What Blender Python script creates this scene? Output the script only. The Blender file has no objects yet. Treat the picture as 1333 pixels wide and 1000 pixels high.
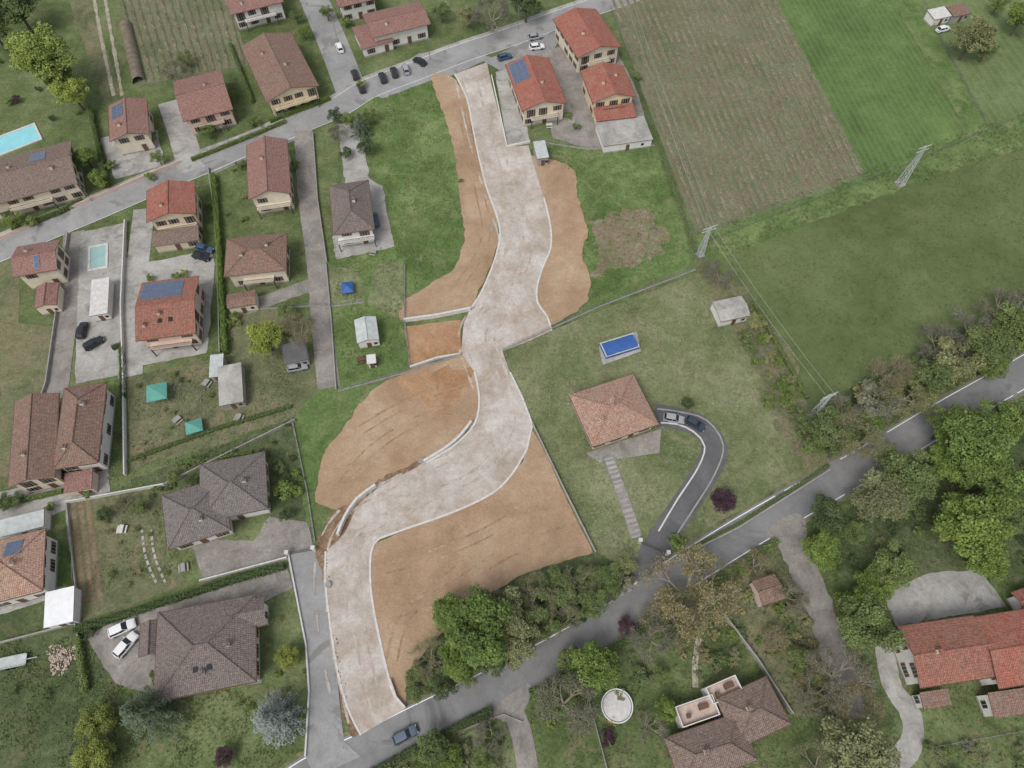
import bpy, math, random
from mathutils import Vector, noise, Matrix
from mathutils.geometry import tessellate_polygon
R=random.Random(7)
H=125.0; T=math.radians(28); F=1333*24/36.0
cT,sT=math.cos(T),math.sin(T)
SC=bpy.context.scene
def ray(u,v):
    x=(u-666.5)/F; y=-(v-500)/F
    return x, y*cT+sT, y*sT-cT
def g(u,v,z=0.0):
    "survey sheet coordinates -> world metres at height z"
    x,dy,dz=ray(u,v); s=(H-z)/(-dz)
    return Vector((x*s,dy*s,z))
def dep(u,v,z=0.0): return (H-z)/(-ray(u,v)[2])
def col(c,k=1.0):
    r,g_,b=c; L=.3*r+.59*g_+.11*b
    if g_>=r and g_>b: q=.22; k*=1.24
    elif r-b>45: q=.2; k*=1.1
    else: q=0.04
    o=[]
    for a in c:
        a=(a+(L-a)*q)/255.0
        o.append(min(0.85,(a/12.92 if a<0.04045 else ((a+0.055)/1.055)**2.4)*k))
    return (*o,1)
# ---------------------------------------------------------------- materials
def newmat(name,rough=0.9,spec=0.2):
    m=bpy.data.materials.new(name); m.use_nodes=True
    nt=m.node_tree; b=nt.nodes['Principled BSDF']
    b.inputs['Roughness'].default_value=rough
    b.inputs['Specular IOR Level'].default_value=spec
    return m,nt,b
def noise_n(nt,vec,scale,detail=4,rough=0.6,dist=0.0):
    n=nt.nodes.new('ShaderNodeTexNoise'); n.inputs['Scale'].default_value=scale
    n.inputs['Detail'].default_value=detail; n.inputs['Roughness'].default_value=rough
    n.inputs['Distortion'].default_value=dist
    nt.links.new(vec,n.inputs['Vector']); return n.outputs['Fac']
def ramp(nt,fac,stops):
    r=nt.nodes.new('ShaderNodeValToRGB'); e=r.color_ramp.elements
    while len(e)<len(stops): e.new(0.5)
    for i,(p,c) in enumerate(stops): e[i].position=p; e[i].color=c
    nt.links.new(fac,r.inputs['Fac']); return r.outputs['Color']
def mix(nt,a,b,fac,mode='MIX'):
    m=nt.nodes.new('ShaderNodeMix'); m.data_type='RGBA'; m.blend_type=mode
    def put(s,x):
        if isinstance(x,(tuple,float,int)): s.default_value=x
        else: nt.links.new(x,s)
    put(m.inputs['Factor'],fac); put(m.inputs['A'],a); put(m.inputs['B'],b)
    return m.outputs['Result']
def gr(v): return (v,v,v,1)
def bump(nt,b,h,strength,dist):
    n=nt.nodes.new('ShaderNodeBump'); n.inputs['Strength'].default_value=strength
    n.inputs['Distance'].default_value=dist
    nt.links.new(h,n.inputs['Height']); nt.links.new(n.outputs['Normal'],b.inputs['Normal'])
def ground_mat(name,cols,s=0.06,patch=None,speck=None,rows=None,grain=0.3,gs=1.6,bd=0.25,rough=0.95):
    m,nt,b=newmat(name,rough,0.1)
    P=nt.nodes.new('ShaderNodeNewGeometry').outputs['Position']
    n1=noise_n(nt,P,s,5,0.65,0.6)
    c=ramp(nt,n1,[(0.33,col(cols[0])),(0.5,col(cols[1])),(0.67,col(cols[2]))])
    n2=noise_n(nt,P,s*7,4,0.65)
    c=mix(nt,c,ramp(nt,n2,[(0.3,gr(1-grain*.8)),(0.7,gr(1+grain*.8))]),1.0,'MULTIPLY')
    if patch:
        n3=noise_n(nt,P,patch[1],5,0.65,1.0)
        c=mix(nt,c,col(patch[0]),ramp(nt,n3,[(patch[2],gr(0)),(patch[3],gr(1))]))
    if rows:
        mp=nt.nodes.new('ShaderNodeMapping'); nt.links.new(P,mp.inputs['Vector'])
        mp.inputs['Rotation'].default_value=(0,0,-rows[0])
        w=nt.nodes.new('ShaderNodeTexWave'); w.bands_direction='Y'
        w.inputs['Scale'].default_value=0.314/rows[1]; w.inputs['Distortion'].default_value=rows[4] if len(rows)>4 else .8
        w.inputs['Detail'].default_value=3; w.inputs['Detail Scale'].default_value=3
        nt.links.new(mp.outputs['Vector'],w.inputs['Vector'])
        f=ramp(nt,w.outputs['Fac'],[(0.45,gr(0)),(0.9,gr(rows[3]))])
        c=mix(nt,c,col(rows[2]),f)
    n4=noise_n(nt,P,gs,3,0.8)
    c=mix(nt,c,ramp(nt,n4,[(0.3,gr(1-grain)),(0.7,gr(1+grain))]),1.0,'MULTIPLY')
    if speck:
        n5=noise_n(nt,P,2.4,2,0.7); n6=noise_n(nt,P,0.09,3,0.65)
        f=nt.nodes.new('ShaderNodeMath'); f.operation='MULTIPLY'
        nt.links.new(ramp(nt,n5,[(speck[1],gr(0)),(speck[2],gr(.6))]),f.inputs[0])
        nt.links.new(ramp(nt,n6,[(speck[3],gr(0)),(speck[4],gr(1))]),f.inputs[1])
        c=mix(nt,c,col(speck[0]),f.outputs[0])
    nt.links.new(c,b.inputs['Base Color'])
    bump(nt,b,n4,0.8,bd)
    return m
def plain_mat(name,c,rough=0.8,var=0.12,scale=0.8,spec=0.25,metal=0.0):
    m,nt,b=newmat(name,rough,spec)
    P=nt.nodes.new('ShaderNodeTexCoord').outputs['Object']
    n1=noise_n(nt,P,scale,4,0.65)
    cc=mix(nt,col(c),ramp(nt,n1,[(0.3,gr(1-var)),(0.7,gr(1+var))]),1.0,'MULTIPLY')
    nt.links.new(cc,b.inputs['Base Color']); b.inputs['Metallic'].default_value=metal
    return m
def roof_mat(name,c1,c2,lich=(120,112,98),amt=0.5):
    m,nt,b=newmat(name,0.85,0.2)
    tc=nt.nodes.new('ShaderNodeTexCoord'); U=tc.outputs['UV']
    P=nt.nodes.new('ShaderNodeNewGeometry').outputs['Position']
    br=nt.nodes.new('ShaderNodeTexBrick'); nt.links.new(U,br.inputs['Vector'])
    br.offset=0.0
    br.inputs['Color1'].default_value=col(c1); br.inputs['Color2'].default_value=col(c2)
    br.inputs['Mortar'].default_value=col(c2,0.5); br.inputs['Scale'].default_value=1
    br.inputs['Mortar Size'].default_value=0.03; br.inputs['Brick Width'].default_value=0.3
    br.inputs['Row Height'].default_value=0.42
    n1=noise_n(nt,P,0.45,6,0.72,0.4)
    c=mix(nt,br.outputs['Color'],col(lich),ramp(nt,n1,[(0.38,gr(0)),(0.66,gr(amt))]))
    n2=noise_n(nt,P,2.6,3,0.8)
    c=mix(nt,c,ramp(nt,n2,[(0.3,gr(0.6)),(0.7,gr(1.4))]),1.0,'MULTIPLY')
    nt.links.new(c,b.inputs['Base Color'])
    w=nt.nodes.new('ShaderNodeTexWave'); w.bands_direction='X'; w.inputs['Scale'].default_value=0.314/0.3
    nt.links.new(U,w.inputs['Vector']); bump(nt,b,w.outputs['Fac'],0.6,0.06)
    return m
def leaf_mat(name,c,k=1.18):
    m,nt,b=newmat(name,0.75,0.12)
    a=nt.nodes.new('ShaderNodeAttribute'); a.attribute_name='Col'
    oi=nt.nodes.new('ShaderNodeObjectInfo')
    c0=mix(nt,col(c,k),a.outputs['Color'],1.0,'MULTIPLY')
    c0=mix(nt,c0,ramp(nt,oi.outputs['Random'],[(0,(.82,.84,.9,1)),(1,(1.16,1.12,1.0,1))]),1.0,'MULTIPLY')
    nt.links.new(c0,b.inputs['Base Color'])
    return m
M={}
M['base']=ground_mat('grass_base',[(72,88,44),(90,105,58),(110,120,74)],0.05,patch=((126,120,90),0.16,0.54,0.74))
M['bright']=ground_mat('grass_lush',[(72,96,42),(90,113,56),(112,130,72)],0.07,patch=((124,126,84),0.2,0.54,0.76),grain=.26)
M['meadow']=ground_mat('meadow_grass',[(78,94,48),(88,103,56),(100,112,64)],0.03,patch=((104,110,68),0.05,0.55,0.85),grain=0.13,gs=1.2)
M['lawn']=ground_mat('garden_lawn',[(88,102,58),(108,116,74),(126,130,92)],0.07,patch=((146,138,112),0.18,0.56,0.78),speck=((190,190,172),0.56,0.72,0.54,0.66),grain=0.24)
M['olive']=ground_mat('dry_grass',[(84,92,56),(104,108,72),(126,122,90)],0.08,patch=((138,126,102),0.2,0.5,0.7),grain=0.26)
M['dark']=ground_mat('dark_grass',[(62,76,42),(78,92,54),(94,104,66)],0.09,patch=((108,104,78),0.22,0.52,0.74),grain=0.28)  # grass of a darker green: verge, side lawn, garden, woodland floor
M['soil']=ground_mat('tilled_soil',[(122,108,88),(138,122,102),(154,140,120)],0.15,patch=((108,116,74),0.35,0.46,0.62),grain=0.26)
M['dirt']=ground_mat('bare_earth',[(154,122,92),(170,138,106),(182,154,124)],0.06,patch=((160,116,80),0.05,0.55,0.85),grain=0.11,gs=1.9,bd=0.25)
M['dirt2']=ground_mat('orange_earth',[(160,114,76),(172,128,90),(180,144,108)],0.1,grain=0.14,bd=0.3)
M['drut']=ground_mat('driven_earth',[(150,118,88),(160,130,100),(174,146,116)],0.2,grain=0.2,bd=0.3)
M['trench']=ground_mat('wet_earth',[(110,86,64),(140,112,84),(160,132,104)],0.25,grain=0.3,bd=0.5)
M['gravel']=ground_mat('crushed_stone',[(168,154,140),(188,178,168),(204,198,191)],0.12,patch=((168,148,128),0.1,0.5,0.75),grain=0.14,gs=2.6,bd=0.1)
M['rut']=ground_mat('compacted_stone',[(166,152,138),(184,172,160),(198,190,180)],0.3,grain=0.15)
M['asphalt']=ground_mat('asphalt',[(122,121,120),(133,132,131),(144,143,142)],0.1,patch=((118,117,116),.07,.56,.62),grain=0.08,gs=2.5,bd=0.02,rough=0.9)
M['street']=ground_mat('street_asphalt',[(142,141,139),(154,153,151),(166,164,161)],0.1,patch=((136,134,131),.09,.56,.61),grain=0.09,gs=2.5,bd=0.02)
M['darkasph']=ground_mat('dark_asphalt',[(92,92,94),(102,102,103),(113,112,112)],0.15,grain=0.08,bd=0.02)
M['conc']=ground_mat('concrete_paving',[(150,147,141),(168,165,159),(184,181,175)],0.2,patch=((140,137,130),.18,.54,.66),grain=0.12,gs=2,bd=0.02)
M['pave']=ground_mat('stone_paving',[(128,122,116),(146,140,133),(160,154,147)],0.25,grain=0.16,gs=3,bd=0.03)
M['track']=ground_mat('dirt_track',[(150,140,118),(168,160,140),(184,177,160)],0.3,grain=0.2)
M['white']=plain_mat('white_paint',(228,228,224),0.7,0.08)
M['kerb']=plain_mat('pale_concrete',(206,203,198),0.85,0.16,1.5)
M['wallc']=plain_mat('grey_concrete',(156,153,147),0.85,0.2,0.8)
M['cream']=plain_mat('cream_stucco',(214,203,182),0.9,0.1)
M['beige']=plain_mat('beige_stucco',(206,192,166),0.9,0.1)
M['yellow']=plain_mat('yellow_stucco',(212,194,156),0.9,0.1)
M['pink']=plain_mat('pink_stucco',(206,178,160),0.9,0.1)
M['wwall']=plain_mat('white_stucco',(218,215,209),0.9,0.1)
M['glass']=plain_mat('window_glass',(40,46,52),0.12,0.1,spec=0.6)
M['wood']=plain_mat('brown_wood',(104,80,64),0.7,0.2)
M['frame']=plain_mat('window_frame',(180,173,164),0.6,0.05)
M['metal']=plain_mat('galvanised_steel',(140,142,142),0.5,0.1,metal=0.4)
M['dmetal']=plain_mat('dark_iron',(60,62,60),0.5,0.1)
M['solar']=plain_mat('solar_cell',(92,106,132),0.15,0.15,1.2,0.6)
M['copper']=plain_mat('copper_gutter',(110,84,68),0.5,0.1)
M['bark']=plain_mat('bark',(98,88,76),0.95,0.2)
M['barkg']=plain_mat('twig_bark',(148,140,124),0.95,0.2)
M['rubber']=plain_mat('tyre_rubber',(28,28,29),0.9,0.1)
M['blue']=plain_mat('blue_tarpaulin',(62,100,164),0.45,0.18,1.0)
M['teal']=plain_mat('green_canvas',(78,150,134),0.7,0.12)
M['pool']=plain_mat('pool_water',(146,214,222),0.05,0.08,0.5,0.5)
M['pool2']=plain_mat('pool_water_pale',(136,174,168),0.08,0.1,0.5,0.5)
M['poly']=plain_mat('corrugated_sheet',(168,174,170),0.5,0.18,1.0)
M['terr']=plain_mat('terracotta_paving',(192,172,158),0.8,0.15,1.5)
M['tunnel']=plain_mat('brown_tunnel_cover',(126,114,98),0.7,0.2,0.6)
M['redl']=plain_mat('tail_lamp',(150,20,16),0.3,0.05)
M['lamp']=plain_mat('head_lamp',(220,222,224),0.2,0.05)
RM={
'red':roof_mat('red_tiles',(182,102,82),(164,90,74),(154,116,98),0.6),
'orange':roof_mat('orange_tiles',(178,110,88),(156,96,78),(138,110,96),0.65),
'brown':roof_mat('brown_tiles',(158,118,100),(136,100,86),(132,118,106),0.7),
'pinkr':roof_mat('faded_tiles',(188,144,122),(168,124,104),(166,146,128),0.65),
'rose':roof_mat('rose_tiles',(166,118,106),(148,102,92),(144,120,110),0.65),
'grey':roof_mat('grey_tiles',(138,131,126),(124,117,113),(118,113,108),0.55),
'gbrown':roof_mat('greybrown_tiles',(140,127,121),(124,111,105),(116,110,103),0.55),
'taupe':roof_mat('taupe_tiles',(148,127,115),(128,109,99),(132,121,110),0.55),
}
LM={'green':leaf_mat('leaf_green',(88,110,46)),'lime':leaf_mat('leaf_lime',(116,132,54)),
'mid':leaf_mat('leaf_mid',(88,104,56)),'dark':leaf_mat('leaf_dark',(66,82,50)),
'olive':leaf_mat('leaf_olive',(112,116,74)),'beige':leaf_mat('leaf_bud',(136,130,96),1.12),
'grey':leaf_mat('leaf_grey',(112,114,94),1.0),'cedar':leaf_mat('needle_green',(78,94,70),1.25),
'blue':leaf_mat('needle_blue',(122,134,130),1.1),'purple':leaf_mat('leaf_purple',(76,56,66),1.2),
'yellow':leaf_mat('leaf_yellowgreen',(104,116,50)),'hedge':leaf_mat('leaf_hedge',(72,90,48)),
'grass':leaf_mat('grass_blade',(94,114,62),1.0),'grassd':leaf_mat('grass_blade_dark',(90,104,60),1.0),
'weed':leaf_mat('dry_blade',(126,126,92),1.0),'vine':leaf_mat('leaf_vine',(138,140,108),1.1)}
# ---------------------------------------------------------------- mesh builder
class MB:
    def __init__(s): s.v=[]; s.f=[]; s.m=[]; s.c=None
    def quad(s,a,b,c,d,m=0):
        n=len(s.v); s.v+=[tuple(a),tuple(b),tuple(c),tuple(d)]; s.f.append((n,n+1,n+2,n+3)); s.m.append(m)
    def poly(s,pts,m=0):
        n=len(s.v); s.v+=[tuple(p) for p in pts]; s.f.append(tuple(range(n,n+len(pts)))); s.m.append(m)
    def box(s,x,y,z,sx,sy,sz,rot=0,m=0):
        "z is the bottom"
        n=len(s.v); c,q=math.cos(rot),math.sin(rot)
        for dz in (0,sz):
            for dx,dy in ((-1,-1),(1,-1),(1,1),(-1,1)):
                a,b=dx*sx/2,dy*sy/2
                s.v.append((x+a*c-b*q,y+a*q+b*c,z+dz))
        for f in ((0,3,2,1),(4,5,6,7),(0,1,5,4),(1,2,6,5),(2,3,7,6),(3,0,4,7)):
            s.f.append(tuple(n+i for i in f)); s.m.append(m)
    def tube(s,p0,p1,r0,r1,k=6,m=0):
        p0=Vector(p0);p1=Vector(p1);d=(p1-p0)
        if d.length<1e-5: return
        d.normalize(); a=d.orthogonal().normalized(); b=d.cross(a); n=len(s.v)
        for p,r in ((p0,r0),(p1,r1)):
            for i in range(k):
                t=2*math.pi*i/k; s.v.append(tuple(p+a*math.cos(t)*r+b*math.sin(t)*r))
        for i in range(k):
            j=(i+1)%k; s.f.append((n+i,n+j,n+k+j,n+k+i)); s.m.append(m)
        s.f.append(tuple(n+k+i for i in range(k))); s.m.append(m)
        s.f.append(tuple(n+k-1-i for i in range(k))); s.m.append(m)
    def mesh(s,name,mats,uv=False):
        me=bpy.data.meshes.new(name); me.from_pydata(s.v,[],s.f)
        for x in mats: me.materials.append(x)
        if len(mats)>1: me.polygons.foreach_set('material_index',s.m)
        if s.c is not None:
            ca=me.color_attributes.new('Col','FLOAT_COLOR','POINT'); fl=[]
            c=s.c+[1.0]*(len(s.v)-len(s.c))
            for x in c: fl+=[x[0],x[1],x[2],1] if isinstance(x,tuple) else [x,x,x,1]
            ca.data.foreach_set('color',fl)
        if uv:
            ul=me.uv_layers.new(name='UVMap')
            for p in me.polygons:
                nn=p.normal; e=Vector((-nn.y,nn.x,0))
                e=e.normalized() if e.length>1e-4 else Vector((1,0,0))
                w=nn.cross(e)
                for li in p.loop_indices:
                    co=me.vertices[me.loops[li].vertex_index].co
                    ul.data[li].uv=(co.dot(e)+50,co.dot(w)+50)
        me.update(); return me
    def obj(s,name,mats,parent=None,uv=False):
        o=bpy.data.objects.new(name,s.mesh(name,mats,uv)); SC.collection.objects.link(o)
        if parent: o.parent=parent
        return o
def empty(name,loc,rz=0):
    e=bpy.data.objects.new(name,None); e.empty_display_size=0.3
    e.location=loc; e.rotation_euler=(0,0,rz); SC.collection.objects.link(e); return e
# ---------------------------------------------------------------- curves, sheets
HARD={'asphalt','street','darkasph','conc','pave','gravel','rut','track','dirt','dirt2','trench'}
OCC=set()
def smooth(pts,step=1.0,closed=False,sm=True):
    n=len(pts); out=[]
    rng=range(n) if closed else range(n-1)
    for i in rng:
        p1=pts[i]; p2=pts[(i+1)%n]
        p0=pts[(i-1)%n] if (closed or i>0) else p1
        p3=pts[(i+2)%n] if (closed or i<n-2) else p2
        k=max(1,int((p2-p1).length/step))
        for j in range(k):
            t=j/k
            if sm:
                out.append(0.5*((2*p1)+(p2-p0)*t+(2*p0-5*p1+4*p2-p3)*t*t+(3*p1-p0-3*p2+p3)*t*t*t))
            else: out.append(p1.lerp(p2,t))
    if not closed: out.append(pts[-1])
    return out
def inpoly(x,y,P):
    c=False;n=len(P);j=n-1
    for i in range(n):
        if (P[i][1]>y)!=(P[j][1]>y) and x<(P[j][0]-P[i][0])*(y-P[i][1])/(P[j][1]-P[i][1])+P[i][0]: c=not c
        j=i
    return c
ZI=[0]
def nz(): ZI[0]+=1; return 0.0016*ZI[0]
def sheet(name,px,mat,sm=False,jit=0.15,z=None,world=False):
    z=nz() if z is None else z
    P=px if world else [g(*p) for p in px]
    if mat in HARD:
        Q=[(p.x,p.y) for p in P]; xs=[p[0] for p in Q]; ys=[p[1] for p in Q]
        for i in range(int(min(xs)),int(max(xs))+1):
            for j in range(int(min(ys)),int(max(ys))+1):
                if inpoly(i+.5,j+.5,Q): OCC.add((i,j))
    if not world: P=smooth(P,0.8,True,sm)
    if jit:
        for p in P:
            q=p*0.35; p.x+=noise.noise(q+Vector((9,0,0)))*jit*2+noise.noise(q*4)*jit; p.y+=noise.noise(q+Vector((0,31,5)))*jit*2+noise.noise(q*4+Vector((7,7,7)))*jit
    V=[(p.x,p.y,z) for p in P]
    tr=tessellate_polygon([[Vector(v) for v in V]])
    F_=[]
    for t in tr:
        a,b,c=[Vector(V[i]) for i in t]
        F_.append(tuple(t) if (b-a).cross(c-a).z>0 else (t[0],t[2],t[1]))
    me=bpy.data.meshes.new(name); me.from_pydata(V,[],F_); me.materials.append(M[mat]); me.update()
    o=bpy.data.objects.new(name,me); SC.collection.objects.link(o); return o
def normals(P):
    N=[]
    for i in range(len(P)):
        a=P[max(0,i-1)]; b=P[min(len(P)-1,i+1)]; d=(b-a); d.z=0
        d=d.normalized() if d.length>1e-6 else Vector((1,0,0)); N.append(Vector((-d.y,d.x,0)))
    return N
def ribbon(name,px,w,mat,sm=True,jit=0.0,off=0.0,dash=None,step=1.0,parent=None,gap=None):
    z=nz(); P=smooth([g(*p) for p in px],step,False,sm); N=normals(P); b=MB(); acc=0
    if mat in HARD and w>1.5:
        for p in P:
            r=w/2
            for i in range(int(math.floor(p.x-r)),int(math.floor(p.x+r))+1):
                for j in range(int(math.floor(p.y-r)),int(math.floor(p.y+r))+1):
                    if (i+.5-p.x)**2+(j+.5-p.y)**2<(r+.5)**2: OCC.add((i,j))
    for i in range(len(P)-1):
        acc+=(P[i+1]-P[i]).length
        if dash and (acc%(dash[0]+dash[1]))>dash[0]: continue
        if gap is not None and noise.noise(P[i]*.2+Vector((off,0,0)))<gap: continue
        q=[]
        for k in (i,i+1):
            j=jit*noise.noise(P[k]*0.6); o=P[k]+N[k]*off
            q.append((o+N[k]*(w/2+j),o-N[k]*(w/2+j*0.7)))
        pts=[q[0][1],q[1][1],q[1][0],q[0][0]]
        b.quad(*[(p.x,p.y,z) for p in pts])
    return b.obj(name,[M[mat]],parent)
def wall(name,px,w,h,mat,sm=False,z0=0.0,off=0.0,parent=None,step=1.5,world=False):
    P=smooth([p if world else g(*p) for p in px],step,False,sm); N=normals(P); b=MB()
    n=len(P)
    for i in range(n-1):
        A=P[i]+N[i]*off;B=P[i+1]+N[i+1]*off; a=N[i]*w/2; c=N[i+1]*w/2
        up=Vector((0,0,h)); Z=Vector((0,0,z0))
        b.quad(A-a+up,B-c+up,B+c+up,A+a+up)
        b.quad(A-a+Z,B-c+Z,B-c+up,A-a+up)
        b.quad(B+c+Z,A+a+Z,A+a+up,B+c+up)
        if i==0: b.quad(A+a+Z,A-a+Z,A-a+up,A+a+up)
        if i==n-2: b.quad(B-c+Z,B+c+Z,B+c+up,B-c+up)
    return b.obj(name,[M[mat]],parent)
def fence(px,h=1.2,base=0.35,mat='metal',sm=False,bm='wallc'):
    P=smooth([g(*p) for p in px],2.2,False,sm); e=empty('wire_mesh_fence',P[0]); o=P[0].copy()
    b=MB()
    for i in range(len(P)):
        p=P[i]-o; b.box(p.x,p.y,0,0.07,0.07,h)
        if i<len(P)-1:
            q=P[i+1]-o
            for k in range(5):
                z=base+(h-base)*(k+1)/5-0.04
                b.tube((p.x,p.y,z),(q.x,q.y,z),0.012,0.012,3)
            for k in range(8):
                m=p.lerp(q,(k+.5)/8); b.tube((m.x,m.y,base),(m.x,m.y,h),0.008,0.008,3)
    b.obj('posts_and_wires',[M[mat]],e)
    if base>0: wall('footing',[p-o for p in P],0.22,base,bm,world=True,parent=e)
# ---------------------------------------------------------------- foliage
def cards(b,pos,nrm,size,c,rr=R,asp=1.0,m=1):
    nrm=nrm.normalized() if nrm.length>1e-4 else Vector((0,0,1))
    a=nrm.orthogonal().normalized(); t=rr.random()*6.283; q=nrm.cross(a)
    x=(a*math.cos(t)+q*math.sin(t))*size*0.5; y=(q*math.cos(t)-a*math.sin(t))*size*0.5*asp
    n=len(b.v)
    b.v+=[tuple(pos-x),tuple(pos-y*0.8+x*0.2),tuple(pos+x),tuple(pos+y-x*0.2)]
    b.f.append((n,n+1,n+2,n+3)); b.m.append(m)
    while len(b.c)<n: b.c.append(1.0)
    b.c+=[c]*4
def rdir(rr):
    while True:
        v=Vector((rr.uniform(-1,1),rr.uniform(-1,1),rr.uniform(-1,1)))
        if 0.05<v.length<1: return v.normalized()
def tint(rr,k):
    return (k*(1+rr.uniform(-.12,.16)),k,k*(1+rr.uniform(-.15,.05)))
def broadleaf(seed,rad=4.2,zc=4.9,hz=2.9,nl=20,n=6500,size=0.36,lr=(.17,.38)):
    rr=random.Random(seed); b=MB(); b.c=[]
    b.tube((0,0,-0.2),(rr.uniform(-.2,.2),rr.uniform(-.2,.2),zc-hz*0.6),0.3*rad/4.2,0.2*rad/4.2,7,0)
    lobes=[]
    for i in range(nl):
        t=i/nl*6.283*2.6+rr.uniform(-.4,.4); q=math.sqrt(rr.random())*0.78
        zz=rr.uniform(-.6,1)*math.sqrt(max(0.05,1-q*q))*0.72
        c=Vector((math.cos(t)*q*rad,math.sin(t)*q*rad,zc+zz*hz))
        r=rad*rr.uniform(*lr)*(1.1-0.35*q)
        lobes.append((c,r,rr.uniform(.78,1.22)))
        s=Vector((0,0,zc-hz*rr.uniform(.5,.8))); mid=s.lerp(c,.5)+Vector((0,0,-.3))
        b.tube(s,mid,.12*rad/4.2,.08*rad/4.2,5,0); b.tube(mid,c,.08*rad/4.2,.03,4,0)
    W=[l[1]**2 for l in lobes]; pick=rr.choices(lobes,W,k=n)
    for (c,r,sh) in pick:
        d=rdir(rr); 
        if d.z<-0.3: d.z*=-0.6
        nn=noise.noise(d*1.9+c)
        if nn<-0.28 and rr.random()<0.7: continue
        p=c+Vector((d.x,d.y,d.z*.8))*r*(0.68+0.5*rr.random()+0.5*nn)
        k=sh*(0.78+0.4*rr.random())*(1+0.3*nn)
        cards(b,p,d*0.5+Vector((0,0,.6))+rdir(rr)*.7,size*rr.uniform(.45,1.25),tint(rr,k),rr)
    while len(b.c)<len(b.v): b.c.append(1.0)
    return b.mesh('crown_%d'%seed,[M['bark'],LM['green']])
def baretree(seed,rad=4.2,n=8000):
    rr=random.Random(seed); b=MB(); b.c=[]; tips=[]
    def grow(p,d,l,r,k):
        q=p+d*l; b.tube(p,q,r,r*.65,4 if k<3 else 3,0)
        if k>=3: tips.append((q,p,rr.uniform(.8,1.2)))
        if k>=5: return
        for i in range(3 if k<4 else 2):
            nd_=(d+rdir(rr)*.75+Vector((0,0,.1))).normalized(); grow(q,nd_,l*rr.uniform(.62,.85),r*.66,k+1)
    for i in range(4):
        d=Vector((math.cos(i*1.6+rr.random()),math.sin(i*1.6+rr.random()),.9)).normalized()
        grow(Vector((0,0,1.8)),d,2.0,.2,0)
    b.tube((0,0,-.2),(0,0,1.9),.3,.22,6,0)
    for i in range(n):
        q,p,s=rr.choice(tips); x=p.lerp(q,rr.random()*1.3)+rdir(rr)*rr.uniform(.1,.8)
        cards(b,x,rdir(rr)+Vector((0,0,.4)),rr.uniform(.09,.24),tint(rr,s*rr.uniform(.7,1.25)),rr,.7)
    while len(b.c)<len(b.v): b.c.append(1.0)
    me=b.mesh('bare_%d'%seed,[M['barkg'],LM['beige']])
    ds=sorted(math.hypot(v.co.x,v.co.y) for v in me.vertices); mx=ds[int(len(ds)*.93)]
    me.transform(Matrix.Scale(rad/mx,4)); return me
def conifer(seed,rad=4.2,ht=9.5,size=.32):
    rr=random.Random(seed); b=MB(); b.c=[]
    b.tube((0,0,-.2),(0,0,ht*.97),.28,.03,6,0)
    lv=16
    for i in range(lv):
        t=i/(lv-1); z=0.8+t*(ht-1.2); r=rad*(1-t)**0.8*rr.uniform(.85,1.05)+.25; nb=int(11-4*t)
        for j in range(nb):
            a=6.283*j/nb+i*1.3+rr.uniform(-.2,.2); L=r*rr.uniform(.75,1.08)
            d=Vector((math.cos(a),math.sin(a),-.12)); b.tube((0,0,z),Vector((0,0,z))+d*L,.05,.015,3,0)
            sd=Vector((-d.y,d.x,0)); sh=rr.uniform(.8,1.2)
            for k in range(int(14+L*14)):
                s=rr.random()**.7; w=(1-s)*.55+.22
                p=Vector((0,0,z))+d*L*s+sd*rr.uniform(-w,w)+Vector((0,0,rr.uniform(-.15,.12)))
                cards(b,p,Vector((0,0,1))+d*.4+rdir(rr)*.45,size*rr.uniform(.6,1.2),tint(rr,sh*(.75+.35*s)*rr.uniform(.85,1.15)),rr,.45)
    while len(b.c)<len(b.v): b.c.append(1.0)
    return b.mesh('conifer_%d'%seed,[M['bark'],LM['cedar']])
TREE={'b':[broadleaf(10+i,nl=34,n=10500,size=.28,lr=(.13,.32)) for i in range(6)],'s':[broadleaf(40+i,rad=4.2,zc=4.6,hz=2.7,nl=22,n=5600,size=.27,lr=(.14,.34)) for i in range(4)],
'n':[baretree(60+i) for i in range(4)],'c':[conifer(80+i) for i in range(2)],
'r':[broadleaf(70+i,rad=4.2,zc=3.4,hz=3.4,nl=60,n=11000,size=.25,lr=(.15,.26)) for i in range(2)],
'u':[broadleaf(90+i,rad=1.5,zc=1.0,hz=.9,nl=11,n=1300,size=.2) for i in range(5)]}
BR={'b':4.2,'s':4.2,'n':4.2,'c':4.2,'u':1.5,'r':4.2}
ZC={'b':4.9,'s':4.6,'n':4.5,'c':3.5,'u':1.0,'r':3.4}
tc_=[0]
def tree(u,v,r,kind='b',lm='green',name=None,hs=1.0):
    tc_[0]+=1
    me=TREE[kind][(tc_[0]*7)%len(TREE[kind])]
    d=dep(u,v,3); Rw=r*d/F; s=Rw/BR[kind]; p=g(u,v,ZC[kind]*s*hs)
    nm=name or {'b':'broadleaf_tree','s':'young_tree','n':'budding_tree','c':'conifer_tree','u':'shrub','r':'round_clipped_tree'}[kind]
    o=bpy.data.objects.new(nm,me); SC.collection.objects.link(o)
    o.location=(p.x,p.y,0); o.scale=(s,s*R.uniform(.85,1.15),s*hs); o.rotation_euler=(0,0,R.random()*6.28)
    o.material_slots[1].link='OBJECT'; o.material_slots[1].material=LM[lm]
    return o
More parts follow.
